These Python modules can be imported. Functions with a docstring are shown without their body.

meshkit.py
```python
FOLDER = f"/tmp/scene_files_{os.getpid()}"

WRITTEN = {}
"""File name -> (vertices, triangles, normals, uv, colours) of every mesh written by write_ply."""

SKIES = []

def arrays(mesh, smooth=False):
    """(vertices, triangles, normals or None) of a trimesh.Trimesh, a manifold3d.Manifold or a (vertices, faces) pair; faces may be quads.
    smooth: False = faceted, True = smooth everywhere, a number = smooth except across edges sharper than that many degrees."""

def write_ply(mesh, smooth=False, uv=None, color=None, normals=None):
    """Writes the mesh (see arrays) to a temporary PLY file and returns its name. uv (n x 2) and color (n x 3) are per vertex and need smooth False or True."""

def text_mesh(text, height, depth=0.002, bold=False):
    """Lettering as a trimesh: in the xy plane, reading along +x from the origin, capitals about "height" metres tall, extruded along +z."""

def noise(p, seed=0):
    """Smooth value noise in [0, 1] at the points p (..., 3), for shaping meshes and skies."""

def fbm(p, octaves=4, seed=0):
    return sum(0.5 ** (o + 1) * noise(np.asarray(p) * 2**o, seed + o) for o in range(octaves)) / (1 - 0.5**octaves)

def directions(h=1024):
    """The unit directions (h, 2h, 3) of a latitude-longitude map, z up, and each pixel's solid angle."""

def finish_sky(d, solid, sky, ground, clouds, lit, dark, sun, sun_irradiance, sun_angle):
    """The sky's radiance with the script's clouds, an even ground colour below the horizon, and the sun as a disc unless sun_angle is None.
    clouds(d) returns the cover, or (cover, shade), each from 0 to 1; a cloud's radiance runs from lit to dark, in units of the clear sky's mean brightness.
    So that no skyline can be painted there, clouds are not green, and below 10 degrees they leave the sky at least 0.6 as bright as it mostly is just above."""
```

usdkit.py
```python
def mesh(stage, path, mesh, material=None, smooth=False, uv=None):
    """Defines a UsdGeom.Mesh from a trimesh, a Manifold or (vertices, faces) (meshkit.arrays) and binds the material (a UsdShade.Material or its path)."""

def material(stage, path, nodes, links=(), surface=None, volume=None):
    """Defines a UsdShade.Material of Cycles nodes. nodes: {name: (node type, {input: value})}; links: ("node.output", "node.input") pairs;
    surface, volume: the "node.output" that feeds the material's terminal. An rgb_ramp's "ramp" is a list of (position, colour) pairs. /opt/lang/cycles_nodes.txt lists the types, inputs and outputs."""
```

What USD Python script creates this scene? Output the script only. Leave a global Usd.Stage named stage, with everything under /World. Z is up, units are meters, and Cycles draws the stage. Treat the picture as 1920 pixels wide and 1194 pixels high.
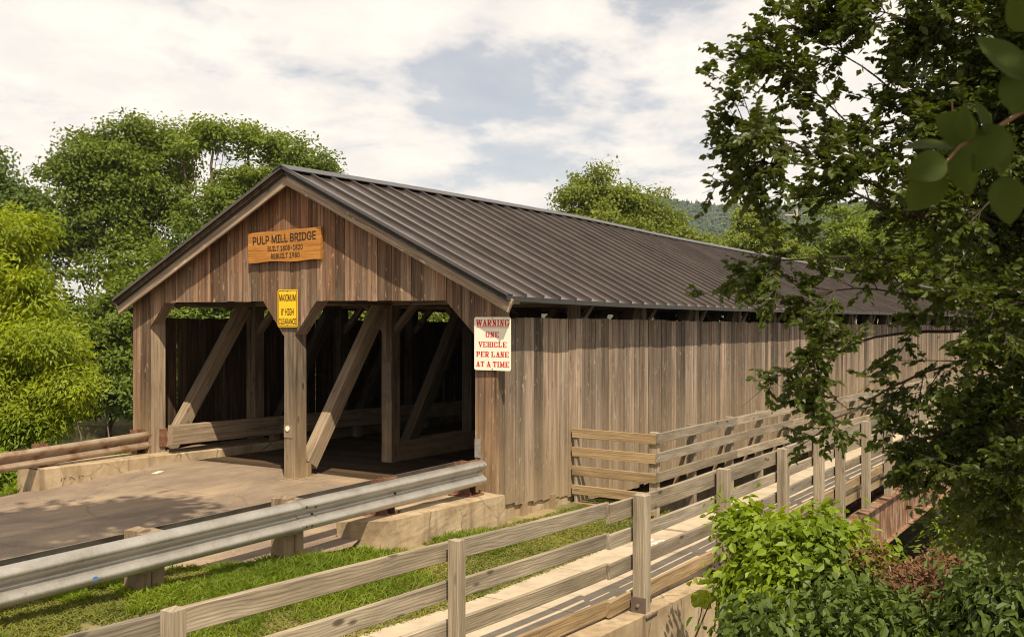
import math, random
import numpy as np
import trimesh
from shapely.geometry import Polygon, LineString, box as sbox
from shapely.ops import unary_union
from shapely import affinity
from pxr import Usd, UsdGeom, UsdLux, UsdShade, Gf, Sdf, Vt
import usdkit, meshkit

stage = Usd.Stage.CreateInMemory()
UsdGeom.SetStageUpAxis(stage, "Z")
UsdGeom.Xform.Define(stage, "/World")
UsdGeom.Scope.Define(stage, "/World/Looks")

# ------------------------------------------------------------------ camera
FPX = 1880.0                                     # focal length in pixels of a 1920 wide picture
YAW = math.atan(1200.0 / FPX)
CY, SY = math.cos(YAW), math.sin(YAW)
RIGHT, FWD, UP = np.array([SY, -CY, 0.0]), np.array([CY, SY, 0.0]), np.array([0, 0, 1.0])
EYE = np.array([-11.392, -11.426, 2.513])
cam = UsdGeom.Camera.Define(stage, "/World/camera")
cam.CreateHorizontalApertureAttr(36.0)
cam.CreateFocalLengthAttr(36.0 * FPX / 1920.0)
cam.CreateFStopAttr(7.0)
cam.CreateFocusDistanceAttr(15.0)
cam.CreateExposureAttr(0.52)
cam.AddTransformOp().Set(Gf.Matrix4d(*RIGHT, 0, *UP, 0, *(-FWD), 0, *EYE, 1))

# ------------------------------------------------------------------ sky and sun
SUN = np.array([-1.0, -1.1, 2.15]); SUN /= np.linalg.norm(SUN)
ELEV, ROT = math.asin(SUN[2]), math.atan2(SUN[0], SUN[1])


def mat(name, nodes, links, surface="p.BSDF", volume=None):
    return usdkit.material(stage, "/World/Looks/" + name, nodes, links, surface=surface, volume=volume)


sky = UsdLux.DomeLight.Define(stage, "/World/sky")
sky.GetPrim().SetCustomDataByKey("kind", "structure")


def look_dir(px, py):
    v = FWD + RIGHT * (px - 960) / FPX + UP * (597 - py) / FPX
    return v / np.linalg.norm(v)


sky_mat = mat("sky_clouds", {
    "s": ("sky_texture", {"sky_type": "single_scattering", "sun_disc": False, "sun_elevation": ELEV, "sun_rotation": ROT}),
    "tc": ("texture_coordinate", {}),
    "sep": ("separate_xyz", {}),
    "zz": ("math", {"math_type": "add", "value2": 0.22}),
    "dx": ("math", {"math_type": "divide"}), "dy": ("math", {"math_type": "divide"}),
    "pl": ("combine_xyz", {"z": 0.0}),
    "mp": ("mapping", {"location": (0.8, 1.7, 0.0), "scale": (1.0, 1.0, 1.0), "rotation": (0, 0, 0.5)}),
    "n1": ("noise_texture", {"scale": 2.3, "detail": 10.0, "roughness": 0.58, "distortion": 0.15}),
    "n2": ("noise_texture", {"scale": 5.0, "detail": 8.0, "roughness": 0.6, "distortion": 0.1}),
    "gap": ("vector_math", {"math_type": "dot_product", "vector2": tuple(look_dir(1010, 190))}),
    "gapr": ("map_range", {"from_min": 0.972, "from_max": 0.999, "to_min": 0.035, "to_max": -0.10, "clamp": True}),
    "add": ("math", {"math_type": "add"}),
    "cov": ("rgb_ramp", {"ramp": [(0.0, (0.30, 0.30, 0.30)), (0.36, (0.42, 0.42, 0.42)), (0.43, (0.80, 0.80, 0.80)), (0.49, (1, 1, 1)), (1, (1, 1, 1))]}),
    "shade": ("rgb_ramp", {"ramp": [(0.0, (9.4, 8.9, 8.6)), (0.40, (10.2, 9.5, 8.8)), (0.6, (11.6, 10.6, 9.5)), (1, (12.2, 11.0, 9.8))]}),
    "m": ("mix_color", {}),
    "bg": ("background_shader", {"strength": 0.068}),
}, [("tc.generated", "sep.vector"), ("sep.z", "zz.value1"), ("sep.x", "dx.value1"), ("zz.value", "dx.value2"), ("sep.y", "dy.value1"), ("zz.value", "dy.value2"),
    ("dx.value", "pl.x"), ("dy.value", "pl.y"), ("pl.vector", "mp.vector"), ("mp.vector", "n1.vector"), ("mp.vector", "n2.vector"),
    ("tc.generated", "gap.vector1"), ("gap.value", "gapr.value"), ("n1.fac", "add.value1"), ("gapr.result", "add.value2"), ("add.value", "cov.fac"),
    ("n2.fac", "shade.fac"), ("s.color", "m.a"), ("shade.color", "m.b"), ("cov.color", "m.fac"), ("m.result", "bg.color")], surface="bg.background")
UsdShade.MaterialBindingAPI.Apply(sky.GetPrim()).Bind(sky_mat)

sun = UsdLux.DistantLight.Define(stage, "/World/sun")
sun.CreateIntensityAttr(1.25)
sun.CreateAngleAttr(0.53)
sun.CreateColorAttr(Gf.Vec3f(1.0, 0.86, 0.64))
sun.CreateNormalizeAttr(True)
_x = np.cross(UP, SUN); _x /= np.linalg.norm(_x); _y = np.cross(SUN, _x)
sun.AddTransformOp().Set(Gf.Matrix4d(*_x, 0, *_y, 0, *SUN, 0, 0, 0, 50, 1))

# ------------------------------------------------------------------ helpers
rng = np.random.default_rng(7)
random.seed(7)
used = {}


def at(px, py, depth):
    return EYE + (FWD + RIGHT * (px - 960) / FPX + UP * (597 - py) / FPX) * depth


def numbered(path):
    n = used.get(path, -1) + 1
    used[path] = n
    return path if n == 0 else f"{path}_{n:03d}"


def pathof(parent, name):
    base = "/World" if parent is None else str(parent.GetPath())
    return numbered(base + "/" + name)


def data(prim, label=None, cat=None, group=None, kind=None):
    for k, v in (("label", label), ("category", cat), ("group", group), ("kind", kind)):
        if v:
            prim.SetCustomDataByKey(k, v)
    return prim


def thing(name, label=None, cat=None, loc=None, group=None, kind=None, parent=None):
    x = UsdGeom.Xform.Define(stage, pathof(parent, name))
    if loc is not None:
        x.AddTranslateOp().Set(Gf.Vec3d(*map(float, loc)))
    return data(x.GetPrim(), label, cat, group, kind)


def put(name, mesh, m, parent=None, uv=None, smooth=False, label=None, cat=None, group=None, kind=None):
    p = usdkit.mesh(stage, pathof(parent, name), mesh, m, smooth=smooth, uv=uv).GetPrim()
    return data(p, label, cat, group, kind)


class Wood:
    """Collects wooden pieces, each with its own grain coordinates (u along the grain, v across it, shifted by a whole number of 10 m per piece)."""
    def __init__(self):
        self.v, self.f, self.uv, self.n = [], [], [], 0

    def add(self, v, f, uv):
        self.v.append(v); self.f.append(np.asarray(f) + self.n); self.uv.append(uv); self.n += len(v)
        return self

    def put(self, name, m, parent=None, **kw):
        return put(name, (np.vstack(self.v), np.vstack(self.f)), m, parent, uv=np.vstack(self.uv), **kw)


def grain(v, along, across, third=None):
    along, across = np.asarray(along, float), np.asarray(across, float)
    third = np.cross(along, across) if third is None else third
    uv = np.stack([v @ along, v @ across + 0.7 * (v @ third)], 1)
    uv -= uv.mean(0)
    uv += [rng.uniform(0, 40), 5.0 + 10.0 * rng.integers(0, 400)]
    return uv


def timber(p0, p1, w, t, side=(0, 1, 0), chamfer=0.006, bow=0.0, W=None, seg=1, ends=0.0):
    """A beam from p0 to p1, w wide along side, t thick; chamfered edges; bow bends it a little."""
    p0, p1, side = (np.asarray(x, float) for x in (p0, p1, side))
    d = p1 - p0; L = np.linalg.norm(d); d /= L
    side = side - d * (side @ d); side /= np.linalg.norm(side)
    n = np.cross(d, side)
    a, b, c = w / 2, t / 2, chamfer
    ring = [(a - c, b), (a, b - c), (a, -b + c), (a - c, -b), (-a + c, -b), (-a, -b + c), (-a, b - c), (-a + c, b)] if c > 0 else [(a, b), (a, -b), (-a, -b), (-a, b)]
    k = len(ring)
    if bow and seg == 1:
        seg = 4
    vs, fs = [], []
    for i in range(seg + 1):
        s = i / seg
        off = n * (bow * 4 * s * (1 - s)) + side * (bow * 0.6 * math.sin(s * 5.1))
        for (x, y) in ring:
            e = (rng.uniform(-ends, ends) if i in (0, seg) else 0)
            vs.append(p0 + d * (L * s + e) + side * x + n * y + off)
    for i in range(seg):
        for j in range(k):
            q = [i * k + j, i * k + (j + 1) % k, (i + 1) * k + (j + 1) % k, (i + 1) * k + j]
            fs += [[q[0], q[2], q[1]], [q[0], q[3], q[2]]]
    for j in range(1, k - 1):
        fs.append([0, j, j + 1]); fs.append([seg * k, seg * k + j + 1, seg * k + j])
    v = np.array(vs)
    return (W or Wood()).add(v, fs, grain(v, d, side, n))


def slab(poly, thick, to3d, along, W=None):
    """A plank cut to a shapely polygon (2-D, metres), thick, placed by to3d(x, y, depth)."""
    W = W or Wood()
    for g in getattr(poly, "geoms", [poly]):
        if g.is_empty or g.geom_type != "Polygon" or g.area < 1e-5:
            continue
        m = trimesh.creation.extrude_polygon(g, thick, engine="earcut")
        v = to3d(np.array(m.vertices))
        a = to3d(np.array([[0, 0, 0], [1, 0, 0], [0, 1, 0]], float))
        ax, ay = a[1] - a[0], a[2] - a[0]
        f = np.array(m.faces)
        n = np.cross(v[f[:, 1]] - v[f[:, 0]], v[f[:, 2]] - v[f[:, 0]])
        out = ((v[f].mean(1) - v.mean(0)) * n).sum()
        if out < 0:
            f = f[:, ::-1]
        W.add(v, f, grain(v, ay if along == "y" else ax, ax if along == "y" else ay))
    return W


def boxm(lo, hi):
    lo, hi = np.asarray(lo, float), np.asarray(hi, float)
    m = trimesh.creation.box(hi - lo); m.apply_translation((lo + hi) / 2)
    return m


def cat(ms):
    return trimesh.util.concatenate([trimesh.Trimesh(*x, process=False) if isinstance(x, tuple) else x for x in ms])


def tubes(lines, sides=5):
    """Polylines [(points, radii)] as one (vertices, faces)."""
    V, F, n = [], [], 0
    for p, r in lines:
        p = np.asarray(p, float); r = np.broadcast_to(r, len(p))
        t = np.gradient(p, axis=0); t /= np.linalg.norm(t, axis=1, keepdims=True) + 1e-9
        a = np.cross(t, [0.31, 0.17, 0.93]); a /= np.linalg.norm(a, axis=1, keepdims=True) + 1e-9
        b = np.cross(t, a); ang = np.arange(sides) * 2 * np.pi / sides
        V.append((p[:, None] + r[:, None, None] * (np.cos(ang)[None, :, None] * a[:, None] + np.sin(ang)[None, :, None] * b[:, None])).reshape(-1, 3))
        i, j = np.meshgrid(np.arange(len(p) - 1), np.arange(sides), indexing="ij")
        q = np.stack([i * sides + j, i * sides + (j + 1) % sides, (i + 1) * sides + (j + 1) % sides, (i + 1) * sides + j], -1).reshape(-1, 4) + n
        F += [q[:, [0, 2, 1]], q[:, [0, 3, 2]]]
        n += len(p) * sides
    return np.vstack(V), np.vstack(F)


def unit(v):
    return v / (np.linalg.norm(v, axis=-1, keepdims=True) + 1e-12)


def leaves(pos, d, nrm, L, W, fold=0.18, simple=False):
    """Leaf blades at pos pointing along d, facing nrm; L and W arrays. Returns (vertices, faces)."""
    n = len(pos); d = unit(d); s = unit(np.cross(d, nrm)); u = np.cross(s, d)
    L, W = np.broadcast_to(L, n)[:, None], np.broadcast_to(W, n)[:, None]
    if simple:
        P = [pos, pos + d * L * .45 + s * W / 2 + u * W * fold, pos + d * L, pos + d * L * .45 - s * W / 2 + u * W * fold]
        T = [[0, 1, 2], [0, 2, 3]]
    else:
        P = [pos, pos + d * L * .28 + s * W * .44 + u * W * fold, pos + d * L * .66 + s * W * .42 + u * W * fold * .8, pos + d * L - u * L * .08,
             pos + d * L * .66 - s * W * .42 + u * W * fold * .8, pos + d * L * .28 - s * W * .44 + u * W * fold]
        T = [[0, 1, 2], [0, 2, 3], [0, 3, 4], [0, 4, 5]]
    k = len(P)
    V = np.stack(P, 1).reshape(-1, 3)
    F = (np.array(T)[None] + (np.arange(n) * k)[:, None, None]).reshape(-1, 3)
    return V, F


# ------------------------------------------------------------------ materials
def principled(name, color, rough=0.8, noise=None, var=0.25, bump=0.0, bscale=40.0, metallic=0.0, spec=0.3, cols=None, scale=(1, 1, 1)):
    nodes = {"g": ("geometry", {}), "mp": ("mapping", {"scale": scale}), "n": ("noise_texture", {"scale": noise or 3.0, "detail": 8.0, "roughness": 0.65}),
             "r": ("rgb_ramp", {"ramp": cols or [(0.25, tuple(c * (1 - var) for c in color)), (0.5, color), (0.78, tuple(min(1, c * (1 + var)) for c in color))]}),
             "p": ("principled_bsdf", {"roughness": rough, "metallic": metallic, "specular_ior_level": spec})}
    links = [("g.position", "mp.vector"), ("mp.vector", "n.vector"), ("n.fac", "r.fac"), ("r.color", "p.base_color")]
    if bump:
        nodes["n2"] = ("noise_texture", {"scale": bscale, "detail": 6.0, "roughness": 0.7})
        nodes["b"] = ("bump", {"strength": 1.0, "distance": bump})
        links += [("g.position", "n2.vector"), ("n2.fac", "b.height"), ("b.normal", "p.normal")]
    return mat(name, nodes, links)


def wood_mat(name, dark, mid, light, tone=0.35, streak=(0.9, 26.0), knots=0.5, rough=0.85, bump=0.004, rings=0.0, splash=None, hue=None, stain=None, top=None, fine=(0.62, 1.22)):
    """Weathered wood: grain from the piece's own coordinates, one tone per piece, streaks, pale splashes, knots."""
    nodes = {
        "tc": ("texture_coordinate", {}),
        "sep": ("separate_xyz", {}), "fl": ("math", {"math_type": "divide", "value2": 10.0}), "fl2": ("math", {"math_type": "floor"}),
        "wn": ("white_noise_texture", {"dimensions": "1D"}),
        "m1": ("mapping", {"scale": (streak[0], streak[1], 1.0)}), "n1": ("noise_texture", {"scale": 1.0, "detail": 7.0, "roughness": 0.62, "distortion": 0.4}),
        "m2": ("mapping", {"scale": (streak[0] * 2.2, streak[1] * 5.0, 1.0)}), "n2": ("noise_texture", {"scale": 1.0, "detail": 4.0, "roughness": 0.6}),
        "m3": ("mapping", {"scale": (1.1, 2.3, 1.0)}), "n3": ("noise_texture", {"scale": 1.0, "detail": 5.0, "roughness": 0.6, "distortion": 0.3}),
        "r1": ("rgb_ramp", {"ramp": [(0.26, dark), (0.47, mid), (0.72, light)]}),
        "f2": ("map_range", {"from_min": 0.3, "from_max": 0.7, "to_min": fine[0], "to_max": fine[1]}),
        "f3": ("map_range", {"from_min": 0.3, "from_max": 0.7, "to_min": 0.80, "to_max": 1.15}),
        "fb": ("map_range", {"from_min": 0.0, "from_max": 1.0, "to_min": 1 - tone, "to_max": 1 + tone}),
        "x1": ("math", {"math_type": "multiply"}), "x2": ("math", {"math_type": "multiply"}),
        "c1": ("vector_math", {"math_type": "scale"}),
        "mk": ("mapping", {"scale": (2.0, 7.5, 1.0)}), "vk": ("voronoi_texture", {"scale": 1.0, "randomness": 1.0}),
        "rk": ("rgb_ramp", {"ramp": [(0.0, (1, 1, 1)), (0.09, (0.9, 0.9, 0.9)), (0.15, (0, 0, 0)), (1, (0, 0, 0))]}),
        "kk": ("math", {"math_type": "multiply", "value2": knots}),
        "mixk": ("mix_color", {"b": tuple(c * 0.35 for c in dark)}),
        "b": ("bump", {"strength": 1.0, "distance": bump}), "hb": ("math", {"math_type": "add"}),
        "p": ("principled_bsdf", {"roughness": rough, "specular_ior_level": 0.22}),
    }
    links = [("tc.UV", "sep.vector"), ("sep.y", "fl.value1"), ("fl.value", "fl2.value1"), ("fl2.value", "wn.w"), ("wn.value", "fb.value"),
             ("tc.UV", "m1.vector"), ("m1.vector", "n1.vector"), ("tc.UV", "m2.vector"), ("m2.vector", "n2.vector"), ("tc.UV", "m3.vector"), ("m3.vector", "n3.vector"),
             ("n1.fac", "r1.fac"), ("n2.fac", "f2.value"), ("n3.fac", "f3.value"), ("f2.result", "x1.value1"), ("f3.result", "x1.value2"), ("x1.value", "x2.value1"), ("fb.result", "x2.value2"),
             ("x2.value", "c1.scale"), ("tc.UV", "mk.vector"), ("mk.vector", "vk.vector"), ("vk.distance", "rk.fac"), ("rk.color", "kk.value1"), ("kk.value", "mixk.fac"),
             ("n1.fac", "hb.value1"), ("n2.fac", "hb.value2"), ("hb.value", "b.height"), ("b.normal", "p.normal")]
    col = "r1.color"
    if rings:
        nodes["mw"] = ("mapping", {"scale": (0.85, 4.6, 1.0)})
        nodes["w"] = ("wave_texture", {"wave_type": "bands", "bands_direction": "y", "scale": 4.2, "distortion": 15.0, "detail": 2.5, "detail_scale": 0.42, "detail_roughness": 0.45})
        nodes["wr"] = ("rgb_ramp", {"ramp": [(0.0, (1, 1, 1)), (0.55, (1, 1, 1)), (1.0, (1 - rings,) * 3)]})
        nodes["mr"] = ("mix_color", {"blend_type": "multiply", "fac": 1.0})
        links += [("tc.UV", "mw.vector"), ("mw.vector", "w.vector"), ("w.fac", "wr.fac"), (col, "mr.a"), ("wr.color", "mr.b")]
        col = "mr.result"
    if hue:                                      # a second tint per piece and patch (redder or yellower planks)
        nodes["wn2"] = ("white_noise_texture", {"dimensions": "1D"}); nodes["ad"] = ("math", {"math_type": "add", "value2": 71.3})
        nodes["hm"] = ("math", {"math_type": "multiply"}); nodes["mh"] = ("mix_color", {"blend_type": "multiply", "b": hue})
        links += [("fl2.value", "ad.value1"), ("ad.value", "wn2.w"), ("wn2.value", "hm.value1"), ("n3.fac", "hm.value2"), ("hm.value", "mh.fac"), (col, "mh.a")]
        col = "mh.result"
    links += [(col, "c1.vector1"), ("c1.vector", "mixk.a")]
    col = "mixk.result"
    if splash:
        nodes["ms"] = ("mapping", {"scale": (6.0, 21.0, 1.0)}); nodes["ns"] = ("noise_texture", {"scale": 1.0, "detail": 3.0, "roughness": 0.5, "distortion": 0.6})
        nodes["rs"] = ("rgb_ramp", {"ramp": [(0.0, (0, 0, 0)), (0.63, (0, 0, 0)), (0.73, (0.65, 0.65, 0.65)), (1, (0.8, 0.8, 0.8))]})
        nodes["mixs"] = ("mix_color", {"b": splash})
        links += [("tc.UV", "ms.vector"), ("ms.vector", "ns.vector"), ("ns.fac", "rs.fac"), ("rs.color", "mixs.fac"), (col, "mixs.a")]
        col = "mixs.result"
    if stain or top:                             # road dust and splash rising from the ground; redder boards sheltered under the roof
        nodes["gp"] = ("geometry", {}); nodes["gz"] = ("separate_xyz", {}); nodes["sn"] = ("noise_texture", {"scale": 2.6, "detail": 5.0, "roughness": 0.6})
        links += [("gp.position", "gz.vector"), ("gp.position", "sn.vector")]
        for key, colr, a, b, amt in (("st", stain, 1.5, -0.3, 1.1), ("tp", top, 2.9, 4.5, 1.5)):
            if not colr:
                continue
            nodes[key + "r"] = ("map_range", {"from_min": a, "from_max": b, "to_min": 0.0, "to_max": amt, "clamp": True})
            nodes[key + "m"] = ("math", {"math_type": "multiply", "use_clamp": True}); nodes[key + "x"] = ("mix_color", {"b": colr, "blend_type": "mix" if key == "st" else "multiply"})
            links += [("gz.z", key + "r.value"), (key + "r.result", key + "m.value1"), ("sn.fac", key + "m.value2"), (key + "m.value", key + "x.fac"), (col, key + "x.a")]
            col = key + "x.result"
    links.append((col, "p.base_color"))
    return mat(name, nodes, links)


M = {}
M["siding"] = wood_mat("weathered_siding", (0.075, 0.056, 0.042), (0.172, 0.134, 0.104), (0.31, 0.252, 0.203), tone=0.58, streak=(0.6, 13.0), stain=(0.34, 0.255, 0.155), fine=(0.74, 1.18), splash=(0.46, 0.37, 0.28), hue=(0.95, 0.83, 0.72))
M["gable"] = wood_mat("gable_siding", (0.052, 0.034, 0.024), (0.155, 0.108, 0.077), (0.31, 0.232, 0.168), tone=0.48, streak=(0.5, 12.0), stain=(0.38, 0.26, 0.13), top=(1.0, 0.66, 0.42), splash=(0.45, 0.34, 0.24), hue=(1.0, 0.68, 0.45))
M["timber"] = wood_mat("timber", (0.11, 0.078, 0.05), (0.26, 0.195, 0.135), (0.37, 0.295, 0.215), tone=0.16, knots=0.6)
M["old_timber"] = wood_mat("old_timber", (0.055, 0.04, 0.029), (0.165, 0.126, 0.092), (0.30, 0.24, 0.18), tone=0.2, knots=0.8, streak=(0.9, 16.0), stain=(0.36, 0.26, 0.145))
M["dim_timber"] = wood_mat("shade_darkened_timber", (0.022, 0.016, 0.011), (0.070, 0.053, 0.037), (0.12, 0.095, 0.07), tone=0.18)  # timber colour darkened to stand in for the deep shade inside the bridge
M["inner"] = wood_mat("inner_boards", (0.015, 0.010, 0.006), (0.052, 0.035, 0.022), (0.11, 0.08, 0.05), tone=0.35, hue=(1.0, 0.8, 0.62))  # shade of the covered interior is put into this dark board colour
M["fence"] = wood_mat("grey_fence_rail", (0.14, 0.118, 0.092), (0.25, 0.215, 0.17), (0.355, 0.312, 0.255), tone=0.2, streak=(0.8, 10.0), rings=0.34, knots=0.9, fine=(0.74, 1.18), hue=(1.0, 0.9, 0.72))
M["fence_post"] = wood_mat("fence_post", (0.13, 0.105, 0.076), (0.27, 0.222, 0.165), (0.39, 0.33, 0.25), tone=0.18, streak=(0.8, 15.0), rings=0.25, fine=(0.76, 1.16))
M["tan"] = wood_mat("tan_rail", (0.15, 0.095, 0.05), (0.32, 0.225, 0.125), (0.44, 0.33, 0.20), tone=0.15, streak=(0.7, 22.0), rings=0.25)
M["barge"] = wood_mat("barge_board", (0.11, 0.078, 0.055), (0.27, 0.205, 0.15), (0.46, 0.36, 0.27), tone=0.12, splash=(0.6, 0.5, 0.4), streak=(0.8, 30))
M["sign_wood"] = wood_mat("sign_wood", (0.25, 0.098, 0.018), (0.39, 0.165, 0.032), (0.48, 0.225, 0.05), tone=0.02, streak=(1.3, 14.0), rough=0.45, bump=0.002, knots=0.25)


def roof_mat():
    return mat("brown_standing_seam_metal", {
        "g": ("geometry", {}), "o": ("texture_coordinate", {}), "sep": ("separate_xyz", {}), "fl": ("math", {"math_type": "divide", "value2": 10.0}), "fl2": ("math", {"math_type": "floor"}), "wn": ("white_noise_texture", {"dimensions": "1D"}),
        "n": ("noise_texture", {"scale": 1.3, "detail": 6.0, "roughness": 0.6}), "n2": ("noise_texture", {"scale": 7.0, "detail": 3.0}),
        "r": ("rgb_ramp", {"ramp": [(0.3, (0.044, 0.035, 0.031)), (0.7, (0.070, 0.056, 0.050))]}),
        "fb": ("map_range", {"to_min": 0.86, "to_max": 1.14}), "c": ("vector_math", {"math_type": "scale"}),
        "rr": ("map_range", {"from_min": 0.3, "from_max": 0.7, "to_min": 0.13, "to_max": 0.24}),
        "b": ("bump", {"strength": 0.35, "distance": 0.006}),
        "p": ("principled_bsdf", {"specular_ior_level": 0.5, "metallic": 0.0})},
        [("o.UV", "sep.vector"), ("sep.y", "fl.value1"), ("fl.value", "fl2.value1"), ("fl2.value", "wn.w"), ("wn.value", "fb.value"), ("g.position", "n.vector"), ("g.position", "n2.vector"), ("n.fac", "r.fac"), ("r.color", "c.vector1"), ("fb.result", "c.scale"),
         ("c.vector", "p.base_color"), ("n.fac", "rr.value"), ("rr.result", "p.roughness"), ("n2.fac", "b.height"), ("b.normal", "p.normal")])


M["roof"] = roof_mat()
M["trim"] = principled("black_roof_trim", (0.018, 0.019, 0.021), 0.35, 4.0, 0.2, spec=0.5)
M["ridge"] = principled("grey_ridge_cap", (0.045, 0.043, 0.044), 0.38, 3.0, 0.25, spec=0.5)
M["galv"] = mat("galvanised_steel", {
    "g": ("geometry", {}), "n": ("noise_texture", {"scale": 3.0, "detail": 8.0, "roughness": 0.7}), "v": ("noise_texture", {"scale": 55.0, "detail": 2.0}), "n3": ("noise_texture", {"scale": 14.0, "detail": 6.0, "roughness": 0.7}),
    "r": ("rgb_ramp", {"ramp": [(0.25, (0.27, 0.245, 0.20)), (0.5, (0.38, 0.355, 0.31)), (0.75, (0.47, 0.45, 0.41))]}),
    "rr": ("map_range", {"from_min": 0.3, "from_max": 0.7, "to_min": 0.30, "to_max": 0.46}), "mr": ("mix_color", {"fac": 0.12}),
    "rust": ("rgb_ramp", {"ramp": [(0.0, (0, 0, 0)), (0.62, (0, 0, 0)), (0.74, (0.5, 0.5, 0.5))]}), "m2": ("mix_color", {"b": (0.22, 0.15, 0.09)}),
    "p": ("principled_bsdf", {"metallic": 0.7})},
    [("g.position", "n.vector"), ("g.position", "v.vector"), ("g.position", "n3.vector"), ("n.fac", "r.fac"), ("r.color", "mr.a"), ("v.fac", "mr.b"), ("n3.fac", "rust.fac"), ("rust.color", "m2.fac"), ("mr.result", "m2.a"), ("m2.result", "p.base_color"), ("n.fac", "rr.value"), ("rr.result", "p.roughness")])
M["rust"] = principled("brown_rust", (0.15, 0.07, 0.042), 0.85, 7.0, bump=0.003, cols=[(0.25, (0.06, 0.028, 0.02)), (0.5, (0.16, 0.075, 0.045)), (0.72, (0.27, 0.15, 0.09))])
M["rust_rail"] = principled("rusty_guard_rail", (0.3, 0.2, 0.14), 0.45, 3.2, metallic=0.55, cols=[(0.28, (0.11, 0.055, 0.03)), (0.40, (0.27, 0.16, 0.095)), (0.50, (0.38, 0.285, 0.205)), (0.75, (0.46, 0.38, 0.29))])
M["girder"] = principled("peeling_rusty_girder", (0.3, 0.2, 0.15), 0.8, 2.4, bump=0.003, scale=(2.6, 1, 0.9), cols=[(0.30, (0.075, 0.032, 0.016)), (0.46, (0.16, 0.075, 0.038)), (0.56, (0.25, 0.165, 0.11)), (0.75, (0.40, 0.32, 0.24))])
M["brown_steel"] = principled("brown_steel", (0.115, 0.085, 0.068), 0.6, 9.0, 0.3, spec=0.4)
M["bolt"] = principled("bolt_steel", (0.30, 0.28, 0.26), 0.5, 20.0, 0.3, metallic=0.5)
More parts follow.
